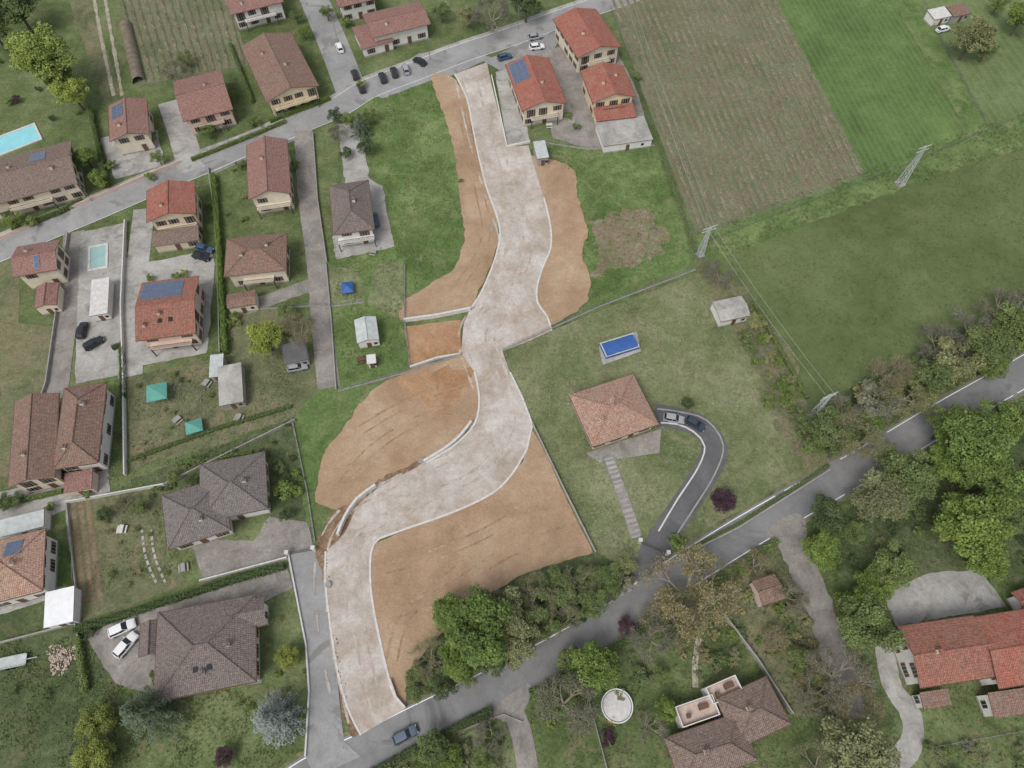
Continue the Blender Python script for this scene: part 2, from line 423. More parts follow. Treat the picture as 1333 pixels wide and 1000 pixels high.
def hedge(px,w=1.0,h=1.3,lm='hedge',sm=False,dens=110,name='hedge'):
    P=smooth([g(*p) for p in px],1.0,False,sm); N=normals(P); b=MB(); b.c=[]; rr=random.Random(len(P)*7+int(px[0][0]))
    up=Vector((0,0,1))
    for i in range(len(P)-1):
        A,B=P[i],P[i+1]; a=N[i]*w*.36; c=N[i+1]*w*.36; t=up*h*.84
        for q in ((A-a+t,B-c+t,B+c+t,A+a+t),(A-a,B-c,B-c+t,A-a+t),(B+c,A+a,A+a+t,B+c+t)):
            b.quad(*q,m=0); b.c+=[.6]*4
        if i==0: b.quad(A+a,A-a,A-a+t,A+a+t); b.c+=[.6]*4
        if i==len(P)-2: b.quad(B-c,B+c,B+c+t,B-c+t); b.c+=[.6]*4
        L=(B-A).length
        for k in range(int(dens*L*(w+h)/2.3)):
            s=rr.random(); C=A.lerp(B,s); th=rr.uniform(0,math.pi)
            x=math.cos(th); y=math.sin(th); f=max(abs(x),abs(y)); x/=f; y/=f; x*=.9
            nn=noise.noise(C*.8+Vector((x*2,y*2,0)))
            p=C+N[i]*x*w*.5*(1+.45*nn+rr.uniform(-.15,.2))+up*h*(max(.1,y)*(1+.25*nn+rr.uniform(-.06,.1)))
            cards(b,p,N[i]*x+up*(y+.4)+rdir(rr)*.7,.21*rr.uniform(.6,1.3),tint(rr,(1+.4*nn)*rr.uniform(.75,1.25)),rr,m=0)
    return b.obj(name,[LM[lm]])
def tufts(px,n,lm='grass',name='grass_tufts',size=.3,h=.25):
    b=MB(); b.c=[]; rr=random.Random(n+int(px[0][0]))
    W=[g(*p) for p in px]; xs=[p.x for p in W]; ys=[p.y for p in W]; PP=[(p.x,p.y) for p in W]; k=0; tr=0
    while k<n and tr<n*6:
        tr+=1; x=rr.uniform(min(xs),max(xs)); y=rr.uniform(min(ys),max(ys))
        if (math.floor(x),math.floor(y)) in OCC or not inpoly(x,y,PP): continue
        q=noise.noise(Vector((x,y,0))*.22)+.5*noise.noise(Vector((x,y,3))*.9)
        if q<rr.uniform(-.5,.35): continue
        k+=1; sh=tint(rr,rr.uniform(.85,1.25))
        for j in range(3):
            cards(b,Vector((x+rr.uniform(-.15,.15),y+rr.uniform(-.15,.15),h*rr.uniform(.3,.9)+.08)),rdir(rr)+Vector((0,0,.5)),size*rr.uniform(.6,1.4),sh,rr,.5,m=0)
    return b.obj(name,[LM[lm]])
def clods(px,n,mat,name='soil_clods',s0=.06,s1=.22):
    b=MB(); rr=random.Random(n)
    W=[g(*p) for p in px]; xs=[p.x for p in W]; ys=[p.y for p in W]; PP=[(p.x,p.y) for p in W]; k=0
    while k<n:
        x=rr.uniform(min(xs),max(xs)); y=rr.uniform(min(ys),max(ys))
        if not inpoly(x,y,PP): continue
        k+=1
        if noise.noise(Vector((x,y,0))*.15)<rr.uniform(-.4,.2): continue
        s=rr.uniform(s0,s1); n0=len(b.v)
        for a in range(5):
            t=a*1.257+rr.uniform(-.3,.3); b.v.append((x+math.cos(t)*s*rr.uniform(.7,1.2),y+math.sin(t)*s*rr.uniform(.7,1.2),.05))
        b.v.append((x,y,.16+s*.6))
        for a in range(5): b.f.append((n0+a,n0+(a+1)%5,n0+5)); b.m.append(0)
    return b.obj(name,[M[mat]])
# ---------------------------------------------------------------- buildings
def rect(pts,h):
    A,B,C,D=[g(*p,h) for p in pts]
    ux=((B-A)+(C-D)); ux.z=0; ux.normalize(); uy=Vector((-ux.y,ux.x,0))
    L=((B-A).dot(ux)+(C-D).dot(ux))/2; W=((D-A).dot(uy)+(C-B).dot(uy))/2
    c=(A+B+C+D)/4; return Vector((c.x,c.y,0)),math.atan2(ux.y,ux.x),L,W
def roof_parts(e,L,W,h,rh,kind,axis,rm,oh):
    b=MB(); x,y=L/2,W/2; t=.16; z0=h; z1=h+t
    rl=[]
    E=[Vector((-x,-y,z1)),Vector((x,-y,z1)),Vector((x,y,z1)),Vector((-x,y,z1))]
    if kind=='gable':
        if axis=='x': r0,r1=Vector((-x,0,z1+rh)),Vector((x,0,z1+rh)); fs=[(E[0],E[1],r1,r0),(E[2],E[3],r0,r1)]
        else: r0,r1=Vector((0,-y,z1+rh)),Vector((0,y,z1+rh)); fs=[(E[1],E[2],r1,r0),(E[3],E[0],r0,r1)]
        rl=[(r0,r1)]
        for f in fs: b.poly(f)
        dn=Vector((0,0,-t))
        for f in fs: b.poly([p+dn for p in reversed(f)],1)
        for f in fs:
            k=[p for p in f]
            for i in range(4):
                if i==2: continue
                a,c=k[i],k[(i+1)%4]; b.quad(a+dn,c+dn,c,a,1)
    elif kind=='hip':
        if L>=W: r0,r1=Vector((-(x-y),0,z1+rh)),Vector((x-y,0,z1+rh)); fs=[(E[0],E[1],r1,r0),(E[1],E[2],r1),(E[2],E[3],r0,r1),(E[3],E[0],r0)]; rl=[(r0,r1),(E[0],r0),(E[3],r0),(E[1],r1),(E[2],r1)]
        else: r0,r1=Vector((0,-(y-x),z1+rh)),Vector((0,y-x,z1+rh)); fs=[(E[0],E[1],r0),(E[1],E[2],r1,r0),(E[2],E[3],r1),(E[3],E[0],r0,r1)]; rl=[(r0,r1),(E[0],r0),(E[1],r0),(E[2],r1),(E[3],r1)]
        for f in fs: b.poly(f)
        for i in range(4):
            a,c=E[i],E[(i+1)%4]; dn=Vector((0,0,-t)); b.quad(a+dn,c+dn,c,a,1)
        b.poly([p+Vector((0,0,-t)) for p in reversed(E)],1)
    else:
        u=Vector((0,0,rh)); f=(E[0],E[1],E[2]+u,E[3]+u); b.poly(f); dn=Vector((0,0,-t)); b.poly([p+dn for p in reversed(f)],1)
        for i in range(4): a,c=f[i],f[(i+1)%4]; b.quad(a+dn,c+dn,c,a,1)
    b.obj('roof',[rm,M['wood']],e,uv=True)
    if rl:
        q=MB()
        for a,c in rl:
            n=max(1,int((c-a).length/.42)); 
            for i in range(n):
                p0=a.lerp(c,i/n); p1=a.lerp(c,(i+1.1)/n if i<n-1 else 1); q.tube(p0+Vector((0,0,.02)),p1+Vector((0,0,.05)),.13,.15,6)
        q.obj('ridge_tiles',[rm],e,uv=True)
    q=MB(); gx=.07
    for (a,c) in ((E[0],E[1]),(E[1],E[2]),(E[2],E[3]),(E[3],E[0])):
        if kind=='gable' and ((axis=='x' and abs(a.x-c.x)<.1) or (axis=='y' and abs(a.y-c.y)<.1)): continue
        if kind=='mono': continue
        m=(a+c)/2; o=Vector((m.x,m.y,0)).normalized()*.07
        q.tube(a+o+Vector((0,0,-.08)),c+o+Vector((0,0,-.08)),gx,gx,6)
    if q.v: q.obj('gutters',[M['copper']],e)
def house(pts,h=5.8,rh=1.7,kind='hip',axis='x',rm='brown',wm='cream',name='stucco_house',oh=.7,chim=((.25,.2),),solar=None,storeys=None,balc=None,win=True,sky=0):
    if h>5: h=max(5.15,h*.92)
    c,a,L,W=rect(pts,h); e=empty(name,c,a); st=storeys or max(1,int(h/2.55))
    b=MB(); x,y=L/2-oh,W/2-oh; hw=h+.02 if kind!='mono' else h
    b.box(0,0,-.1,2*x,2*y,hw+.1)
    if kind=='gable':
        if axis=='x': k=rh*(1-oh/(W/2)); 
        else: k=rh*(1-oh/(L/2))
        for s in (-1,1):
            if axis=='x': tri=[Vector((s*x,-y,hw)),Vector((s*x,y,hw)),Vector((s*x,0,hw+k))]; b.poly(tri if s>0 else tri[::-1])
            else: tri=[Vector((-x,s*y,hw)),Vector((x,s*y,hw)),Vector((0,s*y,hw+k))]; b.poly(tri if s<0 else tri[::-1])
    if kind=='mono':
        u=rh*(1-oh/W)
        b.poly([(x,-y,h),(x,y,h),(x,y,h+u)]); b.poly([(-x,-y,h),(-x,y,h+u),(-x,y,h)]); b.poly([(x,y,h),(-x,y,h),(-x,y,h+u),(x,y,h+u)])
    b.obj('walls',[M[wm]],e)
    b=MB(); b.box(0,0,0,2*x+.06,2*y+.06,.45); b.obj('plinth',[M['wallc']],e)
    rmm=RM.get(rm) or M[rm]
    roof_parts(e,L,W,h,rh,kind,axis,rmm,oh)
    if win:
        fr,gl,sh=MB(),MB(),MB(); dr=MB()
        for (wx,wy,rot,ln) in ((0,-y,0,2*x),(x,0,math.pi/2,2*y),(0,y,math.pi,2*x),(-x,0,-math.pi/2,2*y)):
            n=max(1,int(ln/3.0)); ca,sa=math.cos(rot),math.sin(rot)
            for s in range(st):
                for i in range(n):
                    t=(i+.5)/n*ln-ln/2+R.uniform(-.3,.3); z=.95+s*2.7
                    if z+1.3>h: continue
                    door=(s==0 and i==n//2 and rot in (0,math.pi))
                    tall=(R.random()<.25 and s==1) or door
                    if not door and R.random()<.12: continue
                    if tall: z-=.85
                    hh=2.15 if tall else 1.3
                    def put(bb,dx,off,z,sx,sy,sz):
                        px_=wx+(t+dx)*ca+off*sa; py_=wy+(t+dx)*sa-off*ca
                        bb.box(px_,py_,z,sx,sy,sz,rot)
                    put(fr,0,.02,z-.08,1.26,.10,hh+.16)
                    put(dr if door else gl,0,.05,z,1.06,.09,hh)
                    if not door:
                        put(fr,0,.06,z,.06,.10,hh)
                        if ln>6: put(sh,-.86,.05,z-.02,.5,.07,hh+.04); put(sh,.86,.05,z-.02,.5,.07,hh+.04)
        fr.obj('window_frames',[M['frame']],e); gl.obj('window_panes',[M['glass']],e)
        if sh.v: sh.obj('shutters',[M['wood']],e)
        if dr.v: dr.obj('door',[M['wood']],e)
    q=MB(); qt=MB()
    for (fx,fy) in chim:
        cx,cy=(fx-.5)*L,(fy-.5)*W
        if kind=='gable': fr_=1-abs(cy)/(W/2) if axis=='x' else 1-abs(cx)/(L/2)
        elif kind=='hip': fr_=min(1,min(W/2-abs(cy),L/2-abs(cx))/(min(L,W)/2))
        else: fr_=.5
        z=h+rh*fr_; q.box(cx,cy,z-.5,.6,.6,1.5); qt.box(cx,cy,z+1.08,.85,.85,.08); qt.box(cx,cy,z+1.0,.35,.35,.075); qt.box(cx,cy,z+1.16,.6,.6,.12)
    if q.v: q.obj('chimney',[M[wm]],e); qt.obj('chimney_cap',[rmm],e,uv=True)
    if chim:
        q=MB()
        cx,cy=(chim[0][0]-.5)*L*-.6,-W*.22
        fr_=min(1,(1-abs(cy)/(W/2))) if (axis=='x' or kind=='hip') else 1-abs(cx)/(L/2)
        z=h+rh*fr_+.1; q.tube((cx,cy,z-.2),(cx,cy,z+.5),.06,.06,6)
        q.tube((0,.2,h+rh),(0,.2,h+rh+2.2),.03,.02,5)
        for k in range(5): q.box(0,.2,h+rh+1.3+k*.18,.8-.1*k,.02,.02)
        q.obj('antenna_and_vent',[M['metal']],e)
    if balc:
        q=MB(); q2=MB(); bl=L*balc; z=2.75
        q.box(0,-y-.75,z,bl,1.5,.16)
        for i in range(int(bl/.35)+1):
            q2.box(-bl/2+.05+i*.35*(bl-.1)/(int(bl/.35)*.35),-y-1.45,z+.16,.05,.05,.9)
        q2.box(0,-y-1.45,z+1.06,bl,.08,.06)
        for s in (-1,1): q2.box(s*(bl/2-.1),-y-1.38,0,.2,.2,z)
        q.obj('balcony_slab',[M[wm]],e); q2.obj('railing',[M['dmetal']],e)
    if solar:
        for (side,u0,u1,v0,v1) in solar:
            q=MB(); q2=MB()
            half=(W if axis=='x' or kind=='hip' else L)/2; ln=(L if axis=='x' or kind=='hip' else W)
            nu=max(1,round((u1-u0)*ln/1.05)); nv=max(1,round((v1-v0)*half/1.6))
            def P(u,v,dz):
                along=(u-.5)*ln; d=half*(1-v); z=h+.16+rh*v+dz
                if axis=='x' or kind=='hip': return Vector((along,-d if side=='f' else d,z))
                return Vector((-d if side=='f' else d,along,z))
            def slab(bb,ua,ub,va,vb,d0,d1):
                pts=[P(ua,va,d1),P(ub,va,d1),P(ub,vb,d1),P(ua,vb,d1)]; pb=[P(ua,va,d0),P(ub,va,d0),P(ub,vb,d0),P(ua,vb,d0)]
                bb.poly(pts)
                for i in range(4): bb.quad(pb[i],pb[(i+1)%4],pts[(i+1)%4],pts[i])
            slab(q2,u0-.004,u1+.004,v0-.01,v1+.01,.03,.1)
            for i in range(nu):
                for j in range(nv):
                    ua=u0+(u1-u0)*(i+.05)/nu; ub=u0+(u1-u0)*(i+.95)/nu; va=v0+(v1-v0)*(j+.04)/nv; vb=v0+(v1-v0)*(j+.96)/nv
                    slab(q,ua,ub,va,vb,.1,.125)
            q2.obj('solar_frame',[M['metal']],e); q.obj('solar_panels',[M['solar']],e)
    if sky:
        q=MB()
        for i in range(sky):
            v=.5; half=(W if (axis=='x' or kind=='hip') else L)/2; z=h+.2+rh*v
            if axis=='x' or kind=='hip': q.box((i-(sky-1)/2)*2.2,-half*.5,z-.05,.8,1.0,.16)
            else: q.box(half*.5,(i-(sky-1)/2)*2.2,z-.05,1.0,.8,.16)
        q.obj('roof_windows',[M['glass']],e)
    return e
def shed(pts,h=2.3,rh=.4,rm='poly',wm='wallc',kind='mono',name='garden_shed',axis='x'):
    e=house(pts,h,rh,kind,axis,rm,wm,name,oh=.2,chim=(),win=False)
    c,a,L,W=rect(pts,h); q=MB(); y=-W/2+.2; q.box(0,y-.04,0,.9,.08,1.95); q.obj('door',[M['wood']],e)
    q=MB(); q.box(L*.3,y-.02,1.0,.7,.08,.7); q.obj('window_pane',[M['glass']],e)
    return e
# ---------------------------------------------------------------- cars
CARM={}
def paint(c):
    if c not in CARM: CARM[c]=plain_mat('car_paint',c,0.25,0.02,1,0.5)
    return CARM[c]
CME={}
def car_mesh(c):
    if c in CME: return CME[c]
    b=MB()
    xs=[-2.12,-2.02,-1.5,-.8,0,.8,1.3,1.8,2.05,2.14]; zt=[.72,.92,.96,.96,.95,.94,.9,.8,.68,.5]; hw=[.72,.8,.86,.87,.87,.87,.86,.82,.74,.62]
    rings=[]
    for x,z,w in zip(xs,zt,hw):
        n=len(b.v); r=[(x,-w*.9,.24),(x,-w,.45),(x,-w*.99,z*.8),(x,-w*.88,z),(x,0,z+.03),(x,w*.88,z),(x,w*.99,z*.8),(x,w,.45),(x,w*.9,.24)]
        b.v+=r; rings.append(n)
    for a,c2 in zip(rings,rings[1:]):
        for i in range(9):
            j=(i+1)%9; b.f.append((a+i,a+j,c2+j,c2+i)); b.m.append(0)
    b.f.append(tuple(rings[0]+i for i in range(9))); b.m.append(0)
    b.f.append(tuple(rings[-1]+8-i for i in range(9))); b.m.append(0)
    zb=.93; zr=1.44; 
    base=[(-1.95,.74),(-1.0,.79),(0,.79),(.95,.73)]; top=[(-1.6,.58),(-.9,.63),(-.1,.63),(.28,.58)]
    n=len(b.v)
    for (x,w) in base: b.v+=[(x,-w,zb),(x,w,zb)]
    for (x,w) in top: b.v+=[(x,-w,zr),(x,w,zr)]
    for i in range(3):
        b.f.append((n+2*i,n+2*i+2,n+8+2*i+2,n+8+2*i)); b.m.append(1)
        b.f.append((n+2*i+3,n+2*i+1,n+8+2*i+1,n+8+2*i+3)); b.m.append(1)
    b.f.append((n+1,n,n+8,n+9)); b.m.append(1); b.f.append((n+6,n+7,n+15,n+14)); b.m.append(1)
    nr=len(b.v)
    for (x,w) in top:
        for s in (-1,-.5,.5,1): b.v.append((x,s*(w+.02),zr+(.005 if abs(s)==1 else .05)))
    for i in range(3):
        for j in range(3): b.f.append((nr+4*i+j,nr+4*i+4+j,nr+4*i+5+j,nr+4*i+1+j)); b.m.append(0)
    for (p0,p1) in (((.95,.73),(.28,.58)),((-1.95,.74),(-1.6,.58)),((-.35,.79),(-.35,.63))):
        for s in (-1,1): b.tube((p0[0],s*p0[1],zb),(p1[0],s*(p1[1]+.01),zr+.01),.045,.04,5,0)
    for x in (-1.3,1.32):
        for s in (-1,1):
            b.tube((x,s*.68,.32),(x,s*.89,.32),.32,.32,14,2); b.tube((x,s*.885,.32),(x,s*.9,.32),.19,.17,10,3)
    for s in (-1,1):
        b.box(2.04,s*.55,.55,.14,.3,.13,0,4); b.box(-2.08,s*.62,.7,.1,.24,.16,0,5); b.box(.72,s*.93,.92,.14,.16,.12,0,0)
    b.box(2.13,0,.3,.06,.9,.16,0,2)
    me=b.mesh('car_body',[paint(c),M['glass'],M['rubber'],M['metal'],M['lamp'],M['redl']])
    CME[c]=me; return me
def car(u,v,ang,c,name='parked_car',s=1.0):
    p=g(u,v,.7); q=g(u+math.cos(math.radians(ang))*8,v-math.sin(math.radians(ang))*8,.7)-p
    o=bpy.data.objects.new(name,car_mesh(c)); SC.collection.objects.link(o)
    o.location=(p.x,p.y,.15); o.rotation_euler=(0,0,math.atan2(q.y,q.x)); o.scale=(s,s,s)
# ================================================================ GROUND
b=MB(); b.quad((-2500,-1500,0),(2500,-1500,0),(2500,4000,0),(-2500,4000,0)); b.obj('ground',[M['base']])
def ang(p,q):
    a=g(*p);b_=g(*q); return math.atan2(b_.y-a.y,b_.x-a.x)
M['vinef']=ground_mat('vineyard_ground',[(92,102,66),(106,113,80),(118,122,90)],0.08,patch=((122,114,92),0.12,0.5,0.72),grain=0.17)
fa=ang((1130,230),(1010,0))
M['cropf']=ground_mat('crop_rows',[(72,98,44),(84,110,52),(98,122,60)],0.05,rows=(fa,1.6,(106,126,76),0.3),grain=0.2)
M['cropg']=ground_mat('crop_rows_pale',[(84,104,54),(96,114,64),(108,124,72)],0.05,rows=(fa,2.2,(114,128,82),0.3),grain=0.2)
M['vegr']=ground_mat('vegetable_rows',[(122,106,86),(136,118,96),(148,132,110)],0.2,rows=(ang((110,780),(95,655)),1.3,(92,100,60),0.7),grain=0.22)
S=sheet
S('meadow',[(905,330),(1000,300),(1140,245),(1260,205),(1420,150),(1500,330),(1333,388),(1200,455),(1075,520),(1050,530),(1000,440),(940,355)],'meadow')
S('field_verge',[(905,305),(1125,225),(1255,172),(1420,120),(1420,165),(1260,215),(1140,258),(1000,312),(915,345)],'bright',jit=.4)
S('vineyard_ground',[(793,5),(740,-120),(940,-140),(1010,0),(1128,228),(908,308)],'vinef')
S('crop_field',[(1010,0),(940,-140),(1080,-150),(1160,0),(1258,175),(1131,232)],'cropf')
S('grass_field',[(1162,0),(1085,-150),(1125,-150),(1200,0),(1282,160),(1262,176)],'bright')
S('grass_field',[(1203,0),(1130,-150),(1500,-150),(1500,110),(1333,148),(1286,162)],'cropg')
S('lawn',[(460,135),(565,103),(597,200),(606,300),(592,350),(530,395),(527,420),(520,480),(430,505),(425,340),(510,320),(505,250),(480,215),(440,180)],'bright',sm=False,jit=.3)
S('lawn',[(700,185),(850,182),(905,340),(770,405),(755,300),(730,215)],'bright',jit=.3)
S('tilled_plot',[(768,292),(785,282),(798,276),(820,274),(845,268),(858,285),(866,300),(862,330),(838,336),(818,348),(800,350),(775,362),(778,330)],'soil',sm=True,jit=1.3)
S('garden_lawn',[(655,458),(780,405),(920,352),(985,395),(1030,500),(1080,598),(960,668),(880,712),(850,740),(830,760),(775,722),(730,635),(693,552),(670,500)],'lawn')
S('tall_grass',[(930,350),(980,385),(1045,500),(1085,600),(1050,605),(1015,560),(975,470),(930,400)],'olive',sm=True,jit=1.2)
S('road_verge',[(770,715),(830,745),(800,790),(700,845),(600,890),(525,925),(535,870),(600,790),(680,745)],'dark',jit=.5)
S('rough_grass',[(385,515),(490,500),(440,560),(415,620),(410,660),(400,700),(385,640)],'bright',jit=.5)
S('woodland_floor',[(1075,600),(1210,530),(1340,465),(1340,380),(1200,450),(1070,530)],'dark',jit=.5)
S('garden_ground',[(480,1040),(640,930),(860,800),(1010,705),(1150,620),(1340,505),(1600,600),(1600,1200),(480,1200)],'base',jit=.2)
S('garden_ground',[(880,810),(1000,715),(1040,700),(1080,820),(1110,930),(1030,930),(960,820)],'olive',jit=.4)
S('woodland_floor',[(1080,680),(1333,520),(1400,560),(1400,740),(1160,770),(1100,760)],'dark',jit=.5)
S('garden_ground',[(595,960),(680,930),(700,1030),(580,1040)],'lawn',jit=.3)
S('side_lawn',[(0,770),(100,800),(150,830),(160,1030),(-40,1030)],'dark',jit=.3)
S('side_lawn',[(0,60),(90,40),(130,130),(130,230),(95,180),(0,190)],'base',jit=.3)
S('garden_ground',[(110,640),(215,635),(215,720),(245,760),(105,810),(90,660)],'olive')
S('garden_ground',[(170,625),(380,545),(400,690),(350,670),(340,595),(215,640)],'dark')
S('garden_ground',[(165,490),(280,468),(300,575),(170,612)],'olive')
S('garden_ground',[(290,405),(385,400),(420,500),(380,545),(300,570)],'olive')
S('garden_ground',[(425,345),(465,350),(475,395),(430,400)],'lawn')
S('garden_ground',[(430,398),(530,420),(530,478),(440,508)],'bright')
S('garden_ground',[(490,345),(525,340),(527,420),(478,395)],'lawn')
S('garden_ground',[(0,330),(25,345),(25,420),(70,425),(60,520),(0,640)],'olive')
S('garden_ground',[(0,640),(90,640),(95,770),(0,800)],'conc')
S('garden_lawn',[(335,790),(380,765),(400,850),(395,940),(150,960),(150,870),(200,915),(345,890)],'base')
S('garden_lawn',[(128,455),(160,447),(160,520),(140,530)],'bright')
S('garden_lawn',[(55,675),(85,665),(95,765),(70,765)],'bright')
S('tilled_rows',[(90,655),(120,648),(137,780),(102,787)],'vegr')
S('tree_nursery_ground',[(165,5),(130,-60),(285,-60),(300,5),(325,85),(180,112)],'vinef')
S('farm_track',[(90,0),(118,0),(160,128),(135,135)],'olive')
for o in (0,14): ribbon('wheel_track',[(118+o,-30),(130+o,40),(148+o*.8,125)],.9,'track',jit=.4)
# streets
main=[(340,1060),(400,1015),(470,982),(540,946),(640,897),(720,855),(800,808),(870,757),(940,712),(1000,676),(1080,630),(1150,590),(1230,542),(1333,484),(1500,390),(1700,280)]
ribbon('road_shoulder',main,8.0,'olive',jit=.5)
ribbon('road',main,6.8,'asphalt')
for o in (-3.0,3.0): ribbon('road_edge_line',main,.17,'white',off=o,gap=-.42)
top=[(-60,352),(0,325),(60,299),(130,270),(200,240),(260,215),(330,188),(380,165),(440,140),(480,116),(540,93),(600,70),(660,50),(720,28),(800,0),(860,-20)]
ribbon('street',top,7.6,'street')
S('parking_strip',[(470,120),(545,70),(590,62),(640,75),(590,98),(560,105),(500,128)],'street')
S('parking_strip',[(630,80),(700,45),(735,40),(715,75),(650,92)],'street')
ribbon('street',[(385,-60),(405,-10),(435,60),(462,130)],8.2,'street')
ribbon('footpath',top,1.3,'conc',off=4.4)
for o in (3.78,-3.78): ribbon('road_edge_line',top,.12,'white',off=o)
ribbon('lane',[(97,302),(92,360),(84,430),(72,520)],4.8,'pave')
ribbon('lane',[(395,170),(400,250),(412,340),(420,430),(428,505)],4.6,'pave',jit=.3)
ribbon('driveway',[(415,368),(380,380),(320,402)],3.6,'pave',jit=.3)
S('paved_yard',[(105,303),(165,290),(168,425),(163,487),(98,500),(100,420)],'conc')
ribbon('driveway',[(188,272),(180,340),(172,410),(170,490)],5,'conc')
S('paved_yard',[(180,345),(275,325),(280,345),(270,460),(175,478)],'conc')
ribbon('driveway',[(222,132),(238,180),(250,222)],6.5,'conc')
S('paved_yard',[(478,232),(498,242),(513,322),(438,338),(432,310)],'conc')
ribbon('driveway',[(455,160),(460,200),(466,240)],6,'conc',jit=.6)
S('paved_yard',[(130,180),(205,170),(215,215),(150,235)],'conc')
S('paved_yard',[(730,60),(690,75),(720,180),(765,195),(850,190),(830,120),(800,60)],'pave')
S('paved_yard',[(645,95),(670,85),(690,185),(660,190)],'conc')
ribbon('footpath',[(707,75),(727,110),(745,160)],1.6,'track')
S('paved_yard',[(245,700),(330,705),(350,672),(400,680),(410,716),(375,725),(265,756)],'pave')
S('paved_yard',[(112,830),(150,808),(300,752),(372,738),(382,765),(330,790),(340,890),(200,905),(150,890)],'pave')
S('lane',[(373,722),(412,713),(425,770),(434,840),(448,965),(470,985),(410,1012),(398,985),(403,900),(398,840)],'street',jit=.03)
S('paved_yard',[(0,640),(140,610),(145,640),(0,680)],'conc')
S('paved_yard',[(1150,772),(1210,745),(1275,742),(1310,790),(1165,815)],'conc')
S('house_surround',[(762,590),(868,556),(862,545),(858,590),(780,602)],'pave',jit=.05)
ribbon('gravel_lane',[(1020,690),(1045,740),(1070,800),(1090,860),(1110,935)],5.2,'pave',jit=.9)
S('lane_mouth',[(1000,690),(1040,668),(1050,700),(1020,715)],'pave',sm=True)
ribbon('driveway',[(1150,830),(1160,890),(1185,930),(1185,970),(1150,1010)],3.4,'conc',jit=.3)
S('drive_mouth',[(640,925),(690,890),(680,930),(655,940)],'pave',sm=True)
ribbon('driveway',[(668,925),(680,960),(690,1020)],3.4,'pave')
ribbon('footpath',[(910,830),(905,860),(905,895)],1.0,'track')
for dx in (0,12): ribbon('stepping_path',[(185+dx,690),(190+dx,725),(205+dx,762)],.45,'conc',dash=(.8,.5),step=.4)
S('asphalt_apron',[(835,712),(862,700),(880,718),(858,738),(830,758),(822,750)],'darkasph')
ribbon('driveway',[(852,540),(880,545),(912,556),(930,582),(920,612),(893,655),(868,692),(845,730)],5.0,'darkasph')
ribbon('stone_path',[(792,596),(812,650),(829,700)],2.2,'pave',step=.5)
ribbon('path_steps',[(792,596),(812,650),(829,700)],1.7,'conc',dash=(.45,.55),step=.25)
# building site
dirtA=[(562,102),(585,98),(606,125),(617,180),(632,240),(648,295),(645,330),(625,375),(608,404),(527,418),(528,392),(560,370),(592,348),(604,310),(599,260),(592,200),(578,150)]
dirtA2=[(526,425),(600,417),(600,462),(560,470),(534,478)]
dirtB=[(497,500),(600,462),(620,490),(624,520),(614,555),(555,603),(490,635),(470,660),(440,664),(412,652),(414,622),(424,590),(452,550)]
dirtC=[(690,205),(730,212),(747,225),(752,260),(765,300),(757,330),(768,360),(765,388),(750,405),(712,424),(695,395),(697,360),(712,325),(712,295),(700,240)]
dirtD=[(688,552),(705,580),(735,645),(772,720),(735,730),(680,748),(610,790),(560,840),(530,880),(528,922),(505,895),(490,840),(482,790),(480,745),(486,708),(590,666),(650,636),(680,600)]
dirtE=[(445,660),(470,655),(452,695),(428,722),(430,760),(440,840),(452,890),(468,955),(460,960),(446,925),(434,850),(424,770),(414,715),(425,680)]
S('bare_earth',dirtA,'dirt',sm=True,jit=.25); S('bare_earth',dirtA2,'dirt2',jit=.1); S('bare_earth',dirtB,'dirt',sm=True,jit=.28)
S('orange_earth',[(520,500),(575,478),(608,482),(615,505),(590,525),(540,520)],'dirt2',sm=True,jit=1.2)
S('bare_earth',dirtC,'dirt',sm=True,jit=.28); S('bare_earth',dirtD,'dirt',sm=False,jit=.12); S('excavated_earth',dirtE,'trench',sm=True,jit=.4)
S('excavated_earth',[(490,627),(555,598),(560,606),(500,634)],'trench',sm=True,jit=.4)
for t in ([(500,740),(560,725),(640,690),(700,650)],[(510,800),(580,770),(660,720),(740,690)],[(440,640),(480,590),(540,550),(600,530)],[(600,140),(622,240),(632,310),(600,370)],[(510,860),(530,800),(600,740)],[(470,560),(540,520),(600,500)]):
    for o in (-.95,.95): ribbon('wheel_track',t,.38,'drut',off=o,jit=.2,gap=-.25)
gravL=[(592,97),(608,130),(618,180),(632,240),(650,295),(646,332),(628,378),(613,402),(604,420),(600,460),(618,485),(624,520),(618,552),(592,580),(555,603),(495,634),(466,660),(448,695),(424,718),(424,760),(431,820),(441,880),(454,925),(470,957)]
gravR=[(528,922),(514,907),(503,870),(494,830),(486,790),(482,750),(487,708),(520,692),(590,667),(640,643),(667,617),(686,585),(693,553),(680,518),(664,485),(654,458),(690,444),(718,431),(712,412),(700,395),(699,375),(706,350),(717,322),(716,292),(708,258),(696,220),(688,190),(660,192),(650,150),(641,115),(634,82)]
def seg(P,sm): return smooth([g(*p) for p in P],1.0,False,sm)[:-1]
loop=seg(gravL[:8],True)+seg(gravL[7:11],False)+seg(gravL[10:15],True)+seg(gravL[14:19],True)+seg(gravL[18:],True)+seg([gravL[-1],gravR[0]],False)+seg(gravR[:12],True)+seg(gravR[11:18],False)+seg(gravR[17:25],True)+seg(gravR[24:]+[gravL[0]],False)
S('gravel_road',loop,'gravel',jit=0,world=True)
wt=[(620,100),(640,180),(665,260),(682,320),(655,400),(632,440),(655,510),(655,560),(620,610),(540,650),(470,690),(452,740),(462,830),(485,930)]
for o in (0,1.9,-4.0,-5.8): ribbon('wheel_track',wt,.4,'rut',jit=.5,off=o,gap=-.12)
